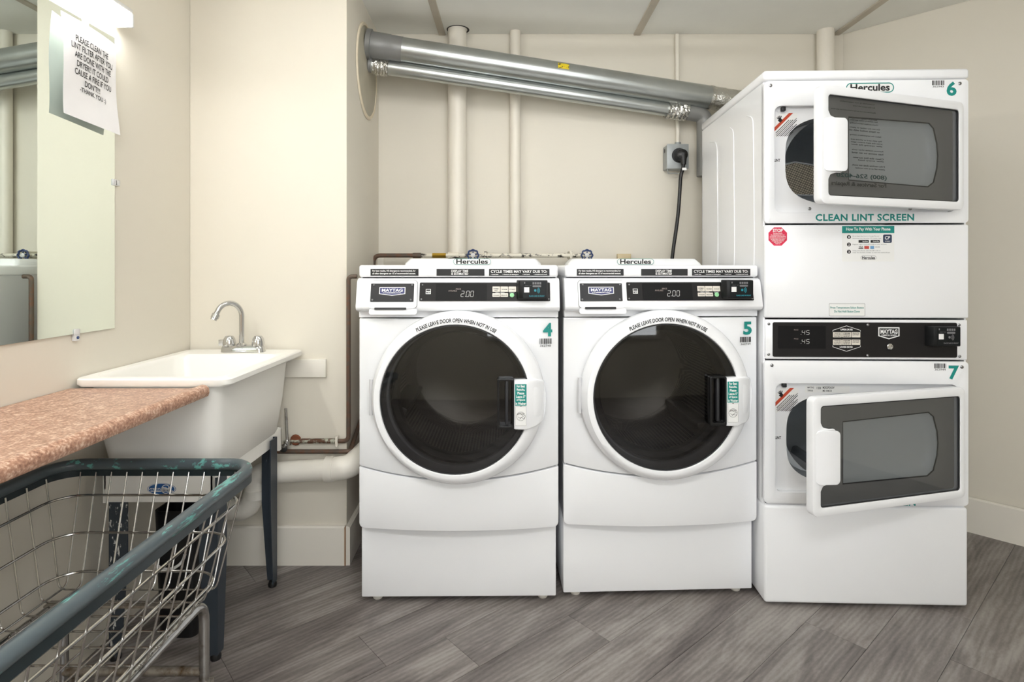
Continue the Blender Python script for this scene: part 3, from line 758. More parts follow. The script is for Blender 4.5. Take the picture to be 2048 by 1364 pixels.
def make_dryer():
    mp = DR; W = MW; D = .72
    t = empty('stacked_dryer', (DR.o[0], DR.o[1], 0), DR.th)
    tag(t, 'tall white stacked double dryer numbered 6 and 7 with both doors ajar', 'dryer')
    Z = lambda py: mp(1728, py)[2]
    z_lid0, z_lid1 = Z(160.5), Z(139)
    z_u0, z_m1 = Z(446), Z(449.5); z_m0, z_c1 = Z(637), Z(639); z_c0, z_l1 = Z(720), Z(722.5); z_l0, z_p1 = Z(1009), Z(1012)
    # cabinet shell, open in front
    bm = B()
    for b_ in ((0.0, .006, .012, D, z_p1, z_lid0), (W - .006, W, .012, D, z_p1, z_lid0), (0, W, D - .006, D, z_p1, z_lid0), (0.006, W - .006, .012, D, z_p1 - .004, z_p1), (.006, W - .006, .03, D, .94, .95)): box(bm, *b_)
    cab = fin('cabinet', bm, 'enamel', t, weld=0)
    # pressed ribs of the left side
    for (ya, yb) in ((.10, .16), (.30, .34), (.50, .60)):
        fin('pressed_rib', tube(B(), fillet([(-.0005, ya, 1.02), (-.0005, ya - .012, 1.25), (-.0005, ya, 1.70), (-.0005, yb, 1.72)], .05, 6), .0022, 8), 'enamel', cab)
    fin('pedestal', abox(0, W, 0, D, .012, z_p1 - .002), 'enamel', t, bevel=.010, seg=3)
    for fx in (.05, W - .05):
        for fy_ in (.06, D - .06): fin('foot', lathe(B(), [(.018, 0), (.02, .005), (.016, .013)], (fx, fy_, 0), 'z', 14, True), 'gap_dark', t)
    fin('lid', abox(-.004, W + .002, -.004, D, z_lid0 + .002, z_lid1), 'enamel', t, bevel=.010, seg=3)
    fin('middle_panel', abox(.0, W, -.003, .02, z_m0 + .0015, z_m1), 'enamel', t, bevel=.006, seg=3)
    cf = fin('control_frame', abox(.004, W - .002, .002, .02, z_c0 + .0015, z_c1 - .001), 'enamel', t, bevel=.003)
    screws(cf, [(mp(*q)[0], mp(*q)[2]) for q in ((1538, 648), (1537.5, 709), (1919, 650), (1920, 713))], .002, .0048)

    def door_face(pyt, pyb, rec, open_, hinge_px, ang, ident, number, code, num_px, code_px, z0, z1, num, scr):
        """front panel with tray recess, oval-cornered opening, drum and hinged window door"""
        a, b_ = mp(rec[0], rec[3]), mp(rec[2], rec[1])
        rx0, rx1, rz0, rz1 = a[0], b_[0], a[2], b_[2]
        pan = fin(ident + '_front_panel', plate(B(), rrect(0, W, z0, z1, .012, 5), [rrect(rx0, rx1, rz0, rz1, .024, 6)], 0, .026), 'enamel', t, bevel=.0025)
        oc = mp(open_[0], open_[1], .02); le = mp(open_[2], open_[1], .02); te = mp(open_[0], open_[3], .02)
        orx, orz = oc[0] - le[0], te[2] - oc[2]
        op = superell(oc[0], oc[2], orx, orz, 3.4)
        tray = fin(ident + '_recess_tray', plate(B(), rrect(rx0 - .008, rx1 + .008, rz0 - .008, rz1 + .008, .03, 6), [op], .022, .027), 'enamel', t)
        # throat and drum
        bm = B(); op2 = superell(oc[0], oc[2], orx * .985, orz * .97, 3.2)
        loft(bm, [[(p[0], .026, p[1]) for p in op], [(p[0], .05, p[1]) for p in op2], [(p[0], .09, p[1]) for p in op2]], False, False)
        fin('throat', bm, 'dryer_inner', t)
        bm = lathe(B(), [(.235, 0), (.300, .002), (.305, .05), (.305, .5), (.26, .53), (.08, .54), (.0005, .54)], (W / 2 - .0, .09, oc[2]), 'y', 56)
        for v in bm.verts: v.co.z = oc[2] + (v.co.z - oc[2]) * .78
        dm = fin('drum', bm, 'dryer_drum', t, sharp=50)
        for k in range(3):
            a_ = R(35 + 120 * k); c_, s_ = math.cos(a_), math.sin(a_)
            rows = [[(W / 2 + (c_ * r - s_ * w_), yy, oc[2] + .78 * (s_ * r + c_ * w_)) for r, w_ in ((.303, -.03), (.25, -.01), (.25, .01), (.303, .03))] for yy in (.12, .58)]
            fin('drum_vane', loft(B(), rows, True, True), 'dryer_inner', dm, bevel=.006)
        # hinged door
        hp = mp(hinge_px, HY, -.004); dz0, dz1 = rz0 + .004, rz1 - .003; DW = .608
        door = empty_mesh = None
        outer = rrect(-DW, 0, dz0, dz1, .02, 6)
        h = dz1 - dz0
        nz1, nz0, nx = dz1 - h * .27, dz0 + h * .265, -DW + .088
        wx0, wx1, wz0, wz1 = -DW + .030, -.022, dz0 + .026, dz1 - .028
        win = rrect(wx0, wx1, wz0, wz1, .01, 4)
        # window outline with the handle bay cut into its left side
        cr = .01; win = []
        for (cx, cz, a0) in ((wx1 - cr, wz1 - cr, 0), (wx0 + cr, wz1 - cr, 90)):
            win += [(cx + cr * math.cos(R(a0 + 90 * k / 4)), cz + cr * math.sin(R(a0 + 90 * k / 4))) for k in range(5)]
        bay = [(wx0, nz1 + .020), (wx0 + .008, nz1 + .006), (wx0 + .03, nz1), (nx - .012, nz1), (nx - .003, nz1 - .004), (nx, nz1 - .014)]
        win += bay + [(x, nz0 + nz1 - z) for x, z in reversed(bay)]
        for (cx, cz, a0) in ((wx0 + cr, wz0 + cr, 180), (wx1 - cr, wz0 + cr, 270)):
            win += [(cx + cr * math.cos(R(a0 + 90 * k / 4)), cz + cr * math.sin(R(a0 + 90 * k / 4))) for k in range(5)]
        bm = plate(B(), outer, [win], -.034, -.004)
        door = fin(ident + '_door', bm, 'door_plastic', t, loc=(hp[0], -.002, 0), rot=(0, 0, R(ang)), bevel=.004, seg=2)
        gp_ = rrect(wx0 - .006, wx1 + .006, wz0 - .006, wz1 + .006, .01, 3)
        fin('door_window', plate(B(), gp_, [], -.0265, -.0265), 'dryer_glass', door, smooth=False)
        fin('window_gasket', plate(B(), [(x, z) for x, z in win], [[((x - (wx0 + wx1) / 2) * .992 + (wx0 + wx1) / 2 , (z - (wz0 + wz1) / 2) * .985 + (wz0 + wz1) / 2) for x, z in win]], -.031, -.026), 'gap_dark', door)
        # inner liner with its own D-shaped pane
        cxm, czm = -DW * .47, (dz0 + dz1) / 2 - .002
        hole = [(cxm - .19, czm - .098), (cxm + .15, czm - .104), (cxm + .176, czm - .088), (cxm + .192, czm - .04), (cxm + .196, czm), (cxm + .192, czm + .04), (cxm + .176, czm + .09), (cxm + .155, czm + .106), (cxm - .19, czm + .098)]
        fin('door_liner', plate(B(), rrect(-DW + .014, -.014, dz0 + .012, dz1 - .012, .014, 4), [hole], -.012, -.003), 'door_liner', door, bevel=.002)
        sc_ = lambda k, d: [(cxm + (x - cxm) * k, d, czm + (z - czm) * k) for x, z in hole]
        fin('door_pan', loft(B(), [sc_(1, -.010), sc_(.97, .006), sc_(.85, .018), sc_(.5, .026)], False, True), 'door_pan', door, sharp=60)
        fin('pane_edge', tube(B(), [(x, -.011, z) for x, z in hole], .0022, 6, closed=True), 'gasket', door)
        bm = plate(B(), rrect(-DW + .010, nx - .002, nz0 + .003, nz1 - .003, .014, 5), [], -.050, -.028)
        fin('handle', bm, 'door_plastic', door, bevel=.007, seg=3, fy=lambda c: (c.x, c.y + (.016 * max(0, (-DW + .045 - c.x) / .035) if c.y < -.04 else 0), c.z))
        for hz in (dz1 - .06, dz0 + .06):
            bm = tube(B(), [(hp[0] + .003, -.014, hz - .027), (hp[0] + .003, -.014, hz + .027)], .0045, 10)
            box(bm, hp[0] + .001, hp[0] + .012, -.006, -.001, hz - .02, hz + .02)
            fin('hinge', bm, 'chrome', t, weld=0)
        # warning sticker, set at 45 degrees into the tray's corner
        sx, sz = rx0 + .006, rz1 - .016
        L = .082
        def T(u, v): return (sx + u, sz - v)
        pts = [T(.000, .030), T(.018, .004), T(.078, .004), T(.082, .010), T(.080, .020), T(.012, .088), T(.004, .092), T(.000, .086)]
        st = Print().poly(pts).build('warning_sticker', 'sticker_white', tray, .0214)
        Print().poly([T(.000, .056), T(.052, .004), T(.066, .004), T(.000, .070)]).build('orange_stripe', 'orange_print', tray, .0211)
        p = Print()
        hc = T(.022, .026)
        p.poly([(hc[0] - .008, hc[1] - .004), (hc[0] + .002, hc[1] - .012), (hc[0] + .009, hc[1] - .003), (hc[0] + .002, hc[1] + .005)])
        for k in range(4):
            a_ = R(150 - 26 * k); p.line([(hc[0], hc[1] - .002), (hc[0] + .013 * math.cos(a_), hc[1] + .013 * math.sin(a_))], .0028)
        for k in range(9):
            d0 = .080 + k * .0068; u0 = max(0.004, d0 - .087); u1 = min(d0 - .012, .078) - (.012 if k % 3 == 2 else 0)
            if k < 2: u1 -= .016
            p.line([T(u0 + .003, d0 - u0 - .003), T(u1, d0 - u1)], .0016 if k % 2 else .0022)
        p.build('warning_text', 'black_print', tray, .0211)
        p = Print().text('LINT', rx0 + .008, oc[2] - .004, rx0 + .028, oc[2] + .006, bold=.03)
        p.build('lint_mark', 'black_print', tray, .0213)
        fin('door_switch', abox(rx0 + .028, rx0 + .042, .006, .022, rz1 - .016, rz1 - .001), 'black_plastic', tray, bevel=.003)
        # number, bar code, screws
        p = Print(mp).ptext(str(number), *num_px, bold=.035); p.build('number', 'teal_print', pan, -.0006)
        p = Print(mp).pbars(code_px[0], code_px[1], code_px[2], code_px[3] - 4.5, number).ptext(code, code_px[0] + 1, code_px[3] - 3.6, code_px[2] - 1, code_px[3])
        p.build('bar_code', 'black_print', pan, -.0006)
        screws(pan, [(mp(*q)[0], mp(*q)[2]) for q in scr], 0, .0058)
        return pan, tray, oc, (orx, orz), door
    pu, tu, ou, ru, du = door_face(162, 446, (1549, 208, 1912, 425), (1738, 320, 1571, 229), 1908, 20.1, 'upper', 6, '362943', (1893, 163, 1913, 192), (1864, 161, 1888, 175), z_u0, z_lid0, 6, ((1541, 171), (1919.5, 167), (1619, 417.5), (1820, 417.5)))
    pl, tl, ol, rl, dl = door_face(722, 1009, (1551, 769, 1917, 985), (1740, 878, 1573, 787), 1912, 16.6, 'lower', 7, '362944', (1897, 731, 1918, 759), (1868, 727, 1892, 741), z_l0, z_l1, 7, ((1543.5, 730.5), (1923.5, 734)))
    # lint screen in the upper drum
    lx0, lx1 = ou[0] - ru[0] + .002, ou[0] + .16
    bm = B(); zt, zb = ou[2] - .002, ou[2] - .115
    pts = [(lx0 - .02, .06, zt - .012), (lx0 + .055, .075, zt + .006), (lx1 - .03, .10, zt - .05), (lx1, .10, zb), (lx0 + .02, .055, zb), (lx0 - .02, .055, zb + .02)]
    bm.faces.new([bm.verts.new(p) for p in pts])
    ls = fin('lint_screen', bm, 'lint_mesh', t, smooth=False)
    uv = ls.data.uv_layers.new(name='UVMap')
    for lp in ls.data.loops:
        co = ls.data.vertices[lp.vertex_index].co; uv.data[lp.index].uv = ((co.x + co.z * .3) / .0062, (co.z - co.x * .3) / .0062)
    fin('lint_screen_frame', tube(B(), pts, .003, 8, closed=True), 'dryer_inner', t)
    # see-through service notice stuck to the inside of the upper door's window: it reads backwards from outside
    gu = lambda px: -.608 + (px - 1627) / 281 * .608 * (1 - .07 * (1908 - px) / 283)
    gz = lambda py: 1.16 + (535 - py) * 1.80 / F
    p = Print(); pt = Print()
    rowsn = (('Customer is not responsible', 1667, 1734, 208.5), ('for any items left here', 1692, 1735, 215), ('Machines are not to be overloaded at any time', 1650, 1736, 225), ('INSTRUCTIONS FOR USE', 1690, 1739, 238.5), ('Sort clothes by colour and fabric', 1686, 1740, 243), ('Check pockets before loading', 1686, 1741, 249), ('Do not dry rubber or plastic', 1685, 1744, 257.5), ('or items soiled with oil', 1685, 1744, 262.5), ('Select the temperature setting', 1686, 1747, 272), ('Pay with card or phone and', 1688, 1748, 281), ('press the start button again', 1688, 1749, 286), ('after opening the door', 1688, 1749, 291), ('Remove clothes when cycle', 1690, 1751, 301), ('has come to an end', 1690, 1751, 306.5), ('Clean the lint screen', 1692, 1752, 316), ('after every load', 1702, 1752, 321), ('If the machine does not work', 1690, 1754, 331), ('please call us at this number', 1696, 1754, 337))
    for (s_, a0, a1, b0) in rowsn: p.text(s_, gu(a1), gz(b0 + 3.4), gu(a0), gz(b0), bold=.03)
    p.text('For Services & Repairs', gu(1757), gz(377), gu(1650), gz(366.5), bold=.03)
    pt.text('(800) 526-4020', gu(1758), gz(361), gu(1660), gz(350), bold=.03)
    mir = lambda c: (gu(1650) + gu(1757) - c[0], c[1], c[2])
    p.build('notice_lettering', mat('notice_grey', C(62, 62, 62), .6), du, -.0262)
    pt.build('notice_number', mat('notice_teal', C(40, 92, 90), .6), du, -.0262)
    # lettering on the panels
    Print(mp).ptext('CLEAN LINT SCREEN', 1631, 427.5, 1828, 442, bold=.03, space=1.08).build('lettering', 'teal_print', pu, -.0006)
    Print(mp).ptext('CLEAN LINT SCREEN', 1634, 995, 1831, 1009, bold=.03, space=1.08).build('lettering', 'teal_print', pl, -.0006)
    hercules(t, mp, 1692, 165, 1788, 186, -.0007)
    # service tag in the lower tray
    q0, q1 = mp(1612, 786, .013), mp(1702, 773, .013)
    st = Print().rect(q0[0], q0[2], q1[0], q1[2]).build('rating_sticker', 'sticker_white', tl, .0214)
    p = Print(); w_, h = q1[0] - q0[0], q1[2] - q0[2]
    for (s_, u0, u1, v0, v1) in (('MAYTAG', .06, .2, .62, .86), ('TYPE D2', .06, .18, .16, .4), ('V 120/240', .26, .36, .5, .85), ('MDE22PDAGW', .4, .66, .58, .9), ('M3 1045 D', .4, .6, .12, .42)):
        p.text(s_, q0[0] + w_ * u0, q0[2] + h * v0, q0[0] + w_ * u1, q0[2] + h * v1, bold=.02)
    p.build('rating_text', 'black_print', tl, .0211)
    # stickers of the middle panel
    y = -.0036
    a = mp(1537, 491, y); b_ = mp(1574, 455, y); cx_, cz_ = (a[0] + b_[0]) / 2, (a[2] + b_[2]) / 2; rr = (b_[0] - a[0]) / 2 / math.cos(PI / 8)
    st = Print().poly([(cx_ + rr * math.cos(PI / 8 + k * PI / 4), cz_ + rr * math.sin(PI / 8 + k * PI / 4)) for k in range(8)]).build('stop_sticker', 'red_print', t, y)
    p = Print(mp).ptext('STOP', 1545.5, 457.5, 1565.5, 464.5, y, bold=.035)
    for i, (s_, hw) in enumerate((('DO NOT PLACE', 9), ('FLAMMABLES OR', 14), ('CLOTHES CONTAINING', 16), ('FLAMMABLE MATERIALS', 16), ('IN MACHINE. DO NOT', 14), ('OVERLOAD WASHER', 12), ('OR DRYER', 8), ('THANK YOU', 5))):
        p.ptext(s_, 1555.5 - hw, 466.2 + i * 2.9, 1555.5 + hw, 468.2 + i * 2.9, y, bold=.02)
    p.build('lettering', 'white_print', st, y - .0004)
    # payment sheet
    q0, q1 = mp(1684, 523, y), mp(1788.5, 452, y)
    st = Print().rect(q0[0], q0[2], q1[0], q1[2]).build('payment_sticker', 'sticker_white', t, y)
    Print(mp).prect(1684, 452, 1788.5, 466.5, y).build('teal_heading', 'teal_print', st, y - .0004)
    Print(mp).ptext('How To Pay With Your Phone', 1692, 455, 1780.5, 463, y, bold=.03).build('heading_lettering', 'white_print', st, y - .0008)
    p = Print(mp)
    for (cy_) in (474, 489, 503.5):
        c_ = p.P(1697.7, cy_, y); p.poly(circle(c_[0], c_[1], .0066, 24))
    p.prect(1717, 480, 1737.5, 485.5, y).prect(1741, 480, 1759.5, 485.5, y)
    p.prect(1717, 496, 1726.5, 497.6, y).ptext('VISA', 1717.5, 492.2, 1726, 495.4, y, bold=.03).ptext('DISCOVER', 1750.5, 493, 1759.5, 495, y)
    p.ptext('Hercules', 1724, 512.5, 1750, 518.5, y, bold=.028)
    a, b_ = p.P(1721.5, 519, y), p.P(1752.5, 511.5, y); h = b_[1] - a[1]
    p.ring(rrect(a[0], b_[0], a[1], b_[1], h * .499, 6), rrect(a[0] + .0006, b_[0] - .0006, a[1] + .0006, b_[1] - .0006, h * .499 - .0006, 6))
    p.build('black_marks', 'black_print', st, y - .0004)
    p = Print(mp)
    for n_, cy_ in (('1', 474), ('2', 489), ('3', 503.5)): p.ptext(n_, 1696.6, cy_ - 2.3, 1698.9, cy_ + 2.3, y, bold=.03)
    p.ptext('App Store', 1724.5, 481.6, 1735.5, 484.4, y, bold=.02).ptext('Google Play', 1745.5, 481.6, 1757.5, 484.4, y, bold=.02)
    p.build('white_marks', 'white_print', st, y - .0008)
    p = Print(mp)
    for (s_, a0, a1, b0) in (('Go to Apple App Store or Google Play and', 1705, 1758, 471.2), ('download the Hercules CP Mobile App', 1705, 1762, 475.6), ('Register, sign in and add credit to your account', 1705, 1773, 487.6), ('Using your phone, scan the QR code or', 1705, 1761, 500.2), ('enter the machine number to start the washer/dryer', 1705, 1780, 504)):
        p.ptext(s_, a0, b0, a1, b0 + 2.7, y)
    p.build('small_print', 'grey_print', st, y - .0004)
    a, b_ = mp(1766, 485.8, y), mp(1783.5, 469, y); Print().poly(rrect(a[0], b_[0], a[2], b_[2], .005, 5)).build('app_icon', 'icon_navy', st, y - .0004)
    Print(mp).ptext('CP', 1769.5, 472, 1780, 479, y, bold=.02, shear=.2).ptext('MOBILE', 1770, 481.5, 1780, 483.8, y).build('icon_lettering', 'white_print', st, y - .0008)
    Print(mp).prect(1728.5, 492, 1738, 497.8, y).build('card_mark', 'card_red', st, y - .0004)
    Print(mp).prect(1740.5, 492, 1748, 497.8, y).build('card_mark', 'card_blue', st, y - .0004)
    # temperature notice
    a, b_ = mp(1658, 632, y), mp(1730, 607, y)
    st = Print().rect(a[0], a[2], b_[0], b_[2]).build('temperature_sticker', 'sticker_white', t, y)
    Print().ring(rrect(a[0], b_[0], a[2], b_[2], .002, 2), rrect(a[0] + .0009, b_[0] - .0009, a[2] + .0009, b_[2] - .0009, .002, 2)).build('border', 'grey_print', st, y - .0004)
    Print(mp).ptext('Press Temperature Select Button', 1660.5, 613.3, 1727.5, 618.3, y, bold=.015).ptext('Do Not Hold Button Down', 1668.5, 620.5, 1719.5, 625, y, bold=.015).build('lettering', 'teal_print', st, y - .0004)
    # control panel
    yc = .0
    a, b_ = mp(1545.5, 713.5, yc), mp(1914, 645.5, yc)
    cp = fin('control_panel', plate(B(), rrect(a[0], b_[0], a[2], b_[2], .006, 5), [], yc - .001, yc + .003), 'black_panel', t)
    a, b_ = mp(1556, 697, yc), mp(1651, 652, yc)
    yp = yc - .0014
    fin('display', plate(B(), rrect(a[0], b_[0], a[2], b_[2], .002, 3), [], yp - .0004, yp + .001), 'display_black', cp)
    p = Print()
    for py in (669, 687):
        q = mp(1601, py, yc); seven(p, '.45', q[0], q[2], .0145, .0095, .0055, .0014)
    p.build('display_digits', 'led', cp, yp - .0008)
    Print(mp).ptext('PRICE', 1587.5, 658.5, 1596, 660.8).ptext('PRICE', 1587.5, 676.3, 1596, 678.6).build('display_words', 'led_dim', cp, yp - .0008)
    p = Print(mp)
    hexa = lambda s: [p.P(1665, 662 + 0), p.P(1665, 660.5), p.P(1692.5, 651.5), p.P(1720, 660.5), p.P(1720, 662)]
    p.line([p.P(1665, 663), p.P(1665, 660.5), p.P(1692.5, 651.5), p.P(1720, 660.5), p.P(1720, 663)], .0014)
    p.ptext('UPPER DRYER', 1680.5, 657.3, 1705, 660.8, bold=.03).build('upper_key_marks', 'white_print', cp, yp - .0006)
    p = Print(mp)
    p.line([p.P(1665, 690.5), p.P(1665, 693.5), p.P(1692.5, 702.5), p.P(1720, 693.5), p.P(1720, 690.5)], .0014)
    p.ptext('LOWER DRYER', 1679, 692.3, 1705, 695.8, bold=.03)
    p.build('lower_key_marks', 'white_print', cp, yp - .0006)
    p2 = Print(mp)
    for r0, r1 in ((664, 674.5), (679, 689.5)):
        for k, ws in enumerate((('WHITES', '& COLORS', 'HIGH HEAT'), ('PERM', 'PRESS', 'MEDIUM HEAT'), ('DELICATES', 'LOW HEAT'))):
            c0 = 1665 + k * 18.5; a, b_ = mp(c0 + .4, r1, yc), mp(c0 + 17.8, r0, yc)
            fin('key', plate(B(), rrect(a[0], b_[0], a[2], b_[2], .001, 2), [], yp - .001, yp), 'key_cream', cp)
            for i, s_ in enumerate(ws): p2.ptext(s_, c0 + 2.5, r0 + 1.2 + i * 3.1, c0 + 15.5, r0 + 3.3 + i * 3.1, bold=.02)
    p2.build('key_words', 'black_print', cp, yp - .0015)
    badge(t, mp, 1756.5, 654.5, 1799, 678.5, yp - .0006, 'COMMERCIAL LAUNDRY', 'black_print', deep=.26)
    q = mp(1778.5, 693, yc)
    kl = fin('key_lock', lathe(B(), [(.0105, 0), (.0105, .004), (.0085, .0055), (.0065, .0055), (.0065, .003), (.0005, .003)], (q[0], yp, q[2]), '-y', 24), 'chrome', t)
    screws(cp, [(mp(*q)[0], mp(*q)[2]) for q in ((1735, 649.5), (1734.5, 711))], yp, .0045)
    q0, q1 = mp(1868, 692.5, -.03), mp(1920.5, 653.5, -.03)
    card_reader(t, q0[0], q1[0], q0[2], q1[2], -.001, .032, dim=True)
    return t
make_dryer()

# ------------------------------------------------------------------ utility sink
SX0, SX1, SY0, SY1, SZ = XL + .004, -.809, 1.642, 2.236, .842
t = empty('utility_sink', ((SX0 + SX1) / 2, (SY0 + SY1) / 2, 0)); so = t.location.copy()
tag(t, 'white plastic laundry tub on dark grey legs in the corner', 'sink')
def S(p): return (p[0] - so.x, p[1] - so.y, p[2])
bx0, bx1, by0, by1 = SX0 + .03, SX1 - .042, SY0 + .02, SY1 - .035
loops = [rloop(bx0 + .045, bx1 - .035, by0 + .035, by1 - .03, .05, .535), rloop(bx0 + .03, bx1 - .024, by0 + .022, by1 - .018, .06, .548), rloop(bx0 + .012, bx1 - .008, by0 + .006, by1 - .006, .05, .68), rloop(bx0, bx1, by0, by1, .035, .818),
         rloop(SX0 + .006, SX1 - .006, SY0 + .004, SY1 - .004, .028, .818), rloop(SX0, SX1, SY0, SY1, .03, .824), rloop(SX0, SX1, SY0, SY1, .03, .838), rloop(SX0 + .004, SX1 - .004, SY0 + .004, SY1 - .004, .028, SZ),
         rloop(SX0 + .034, SX1 - .034, SY0 + .03, SY1 - .125, .04, SZ), rloop(SX0 + .042, SX1 - .042, SY0 + .038, SY1 - .135, .045, SZ - .012), rloop(bx0 + .03, bx1 - .03, by0 + .03, by1 - .13, .06, .56), rloop(bx0 + .06, bx1 - .06, by0 + .06, by1 - .16, .06, .55)]
bm = B(); loft(bm, [[S(p) for p in lp] for lp in loops], True, True)
fin('tub', bm, 'sink_plastic', t, sharp=40)
# skirt under the tub with an arched notch on each side
def skirt(p, q, th):
    n = 24; d = Vector(q) - Vector(p); pts = []
    arch = []
    for i in range(n + 1):
        u = i / n
        e = min(u, 1 - u) * d.length
        z = .470 if e < .035 else (.470 + min(1, (e - .035) / .03) * .034)
        arch.append((u, z))
    nrm = Vector((-d.y, d.x)).normalized() * th
    bm = B()
    A = [(p[0] + d.x * u, p[1] + d.y * u, z) for u, z in arch] + [(q[0], q[1], .552), (p[0], p[1], .552)]
    Bp = [(x + nrm.x, y + nrm.y, z) for x, y, z in A]
    loft(bm, [[S(c) for c in A], [S(c) for c in Bp]], True, True)
    return bm
kx0, kx1, ky0, ky1 = bx0 + .03, bx1 - .024, by0 + .022, by1 - .018
fin('skirt', skirt((kx1, ky0), (kx1, ky1), .008), 'sink_plastic', t, smooth=False)
fin('skirt', skirt((kx0, ky1), (kx0, ky0), .008), 'sink_plastic', t, smooth=False)
bm = B(); box(bm, kx0 - so.x, kx1 - so.x, ky0 - so.y, ky0 + .008 - so.y, .472, .553)
fsk = fin('skirt', bm, 'sink_plastic', t, bevel=.002)
bm = B(); box(bm, kx0 - so.x, kx1 - so.x, ky1 - .008 - so.y, ky1 - so.y, .472, .553); fin('skirt', bm, 'sink_plastic', t, bevel=.002)
def leg(cx, cy, sx, sy, m):
    """angle-iron leg tapering to the foot"""
    w0, w1, th = .055, .034, .004
    def ang(w_, z):
        P_ = [(0, 0), (w_, 0), (w_, th), (th, th), (th, w_), (0, w_)]
        return [S((cx - sx * x, cy - sy * y, z)) for x, y in P_]
    bm = B(); loft(bm, [ang(w1, .016), ang(w1 + .004, .06), ang(w0, .30), ang(w0, .54)], True, True)
    o = fin('leg', bm, m, t, smooth=False)
    x_, y_, _ = S((cx - sx * .012, cy - sy * .012, 0))
    fin('foot', lathe(B(), [(.015, 0), (.016, .010), (.012, .018)], (x_, y_, 0), 'z', 14, True), 'black_plastic', o)
leg(kx1 + .014, ky1 - .075, 1, 1, 'sink_leg'); leg(kx1 + .008, ky0 - .002 + .012, 1, -1, 'sink_leg')
leg(kx0 + .01, ky0 + .01, -1, -1, 'leg_scratched'); leg(kx0 + .01, ky1 - .03, -1, 1, 'sink_leg')
# maker's oval on the front skirt
ly = ky0 - .0006
a, b_ = Wp(294, 990, ly), Wp(352, 966.5, ly)
def So(c): return S(c)
lo_c = ((a.x + b_.x) / 2, (a.z + b_.z) / 2); lrx, lrz = (b_.x - a.x) / 2, (b_.z - a.z) / 2
ell = lambda k: [(lo_c[0] + lrx * k * math.cos(2 * PI * i / 32), lo_c[1] + lrz * k * math.sin(2 * PI * i / 32)) for i in range(32)]
lgo = Print().poly(ell(1)).build('maker_sticker', mat('maker_blue', C(34, 92, 158), .4), t, ly, xf=S)
Print().ring(ell(.97), ell(.91)).text('UTILATUBS', lo_c[0] - lrx * .9, lo_c[1] - lrz * .12, lo_c[0] + lrx * .28, lo_c[1] + lrz * .2, bold=.03).rect(lo_c[0] - lrx * .75, lo_c[1] - lrz * .42, lo_c[0] + lrx * .8, lo_c[1] - lrz * .24).ring(circle(lo_c[0] + lrx * .3, lo_c[1], lrz * .78, 24), circle(lo_c[0] + lrx * .3, lo_c[1], lrz * .64, 24)).text('EM', lo_c[0] + lrx * .06, lo_c[1] - lrz * .35, lo_c[0] + lrx * .55, lo_c[1] + lrz * .35, bold=.03).build('maker_lettering', 'white_print', lgo, ly - .0005, xf=S)
# faucet on the rear deck
fz = SZ; fy0 = SY1 - .066; fx = -1.020
bm = B(); loft(bm, [[S(p) for p in rloop(fx - .075, fx + .088, fy0 - .024, fy0 + .024, .02, fz - .001)], [S(p) for p in rloop(fx - .073, fx + .086, fy0 - .022, fy0 + .022, .02, fz + .018)], [S(p) for p in rloop(fx - .066, fx + .08, fy0 - .016, fy0 + .016, .014, fz + .025)]], True, True)
fa = fin('faucet', bm, 'chrome', t, sharp=40)
path = [(fx, fy0, fz + .02), (fx, fy0, fz + .135)]
tipd = Vector((-.66, -.75, 0)); rr = .046
for k in range(1, 13):
    a_ = PI * k / 12 * .88; path.append((fx + tipd.x * rr * (1 - math.cos(a_)), fy0 + tipd.y * rr * (1 - math.cos(a_)), fz + .135 + rr * math.sin(a_) * 1.1))
path = [S(p) for p in path]
fin('spout', tube(B(), path, .0095, 14), 'chrome', fa)
e = Vector(path[-1]); d0 = (Vector(path[-1]) - Vector(path[-2])).normalized()
fin('aerator', tube(B(), [e, e + d0 * .006, e + d0 * .007, e + d0 * .022, e + d0 * .023, e + d0 * .03], [.0095, .0105, .014, .014, .0115, .0112], 16), 'chrome', fa)
fin('spout_collar', lathe(B(), [(.018, 0), (.018, .006), (.012, .012), (.0096, .012)], S((fx, fy0, fz + .022)), 'z', 20), 'chrome', fa)
for hx_, wing in ((fx - .047, True), (fx + .062, False)):
    c_ = S((hx_, fy0, fz + .022))
    bm = lathe(B(), [(.022, 0), (.0225, .012), (.020, .028), (.013, .038), (.0004, .040)], c_, 'z', 14)
    if wing:
        box(bm, c_[0] - .036, c_[0] - .004, c_[1] - .009, c_[1] + .009, c_[2] + .002, c_[2] + .024)
    fin('tap_handle', bm, 'chrome', fa, weld=0, bevel=.0 if not wing else .0)
# drain inside the bowl
fin('drain_flange', lathe(B(), [(.032, 0), (.032, .002), (.02, .002), (.0004, .0005)], S(((SX0 + SX1) / 2, 1.87, .5502)), 'z', 24), 'chrome', t)

# ------------------------------------------------------------------ countertop
CXF = -.862; CY1 = 1.638; CZ = .826
prof = [(XL + .002, CZ - .034), (CXF - .02, CZ - .034), (CXF - .004, CZ - .032), (CXF, CZ - .022), (CXF - .002, CZ - .008), (CXF - .012, CZ - .001), (CXF - .022, CZ + .0005), (CXF - .034, CZ - .004), (CXF - .045, CZ - .009), (CXF - .058, CZ - .0105), (XL + .03, CZ - .0105), (XL + .002, CZ - .0105)]
bm = B(); loft(bm, [[(x, y, z) for x, z in prof] for y in (.15, CY1)], True, True)
ct = fin('countertop', bm, 'laminate', sharp=50)
tag(ct, 'salmon stone-pattern laminate countertop with rolled front edge along the left wall', 'countertop')
bm = B(); loft(bm, [[(x, y, z) for x, z in prof] for y in (CY1, CY1 + .0015)], True, True)
fin('end_cap', bm, mat('laminate_edge', C(224, 206, 188), .5), ct)

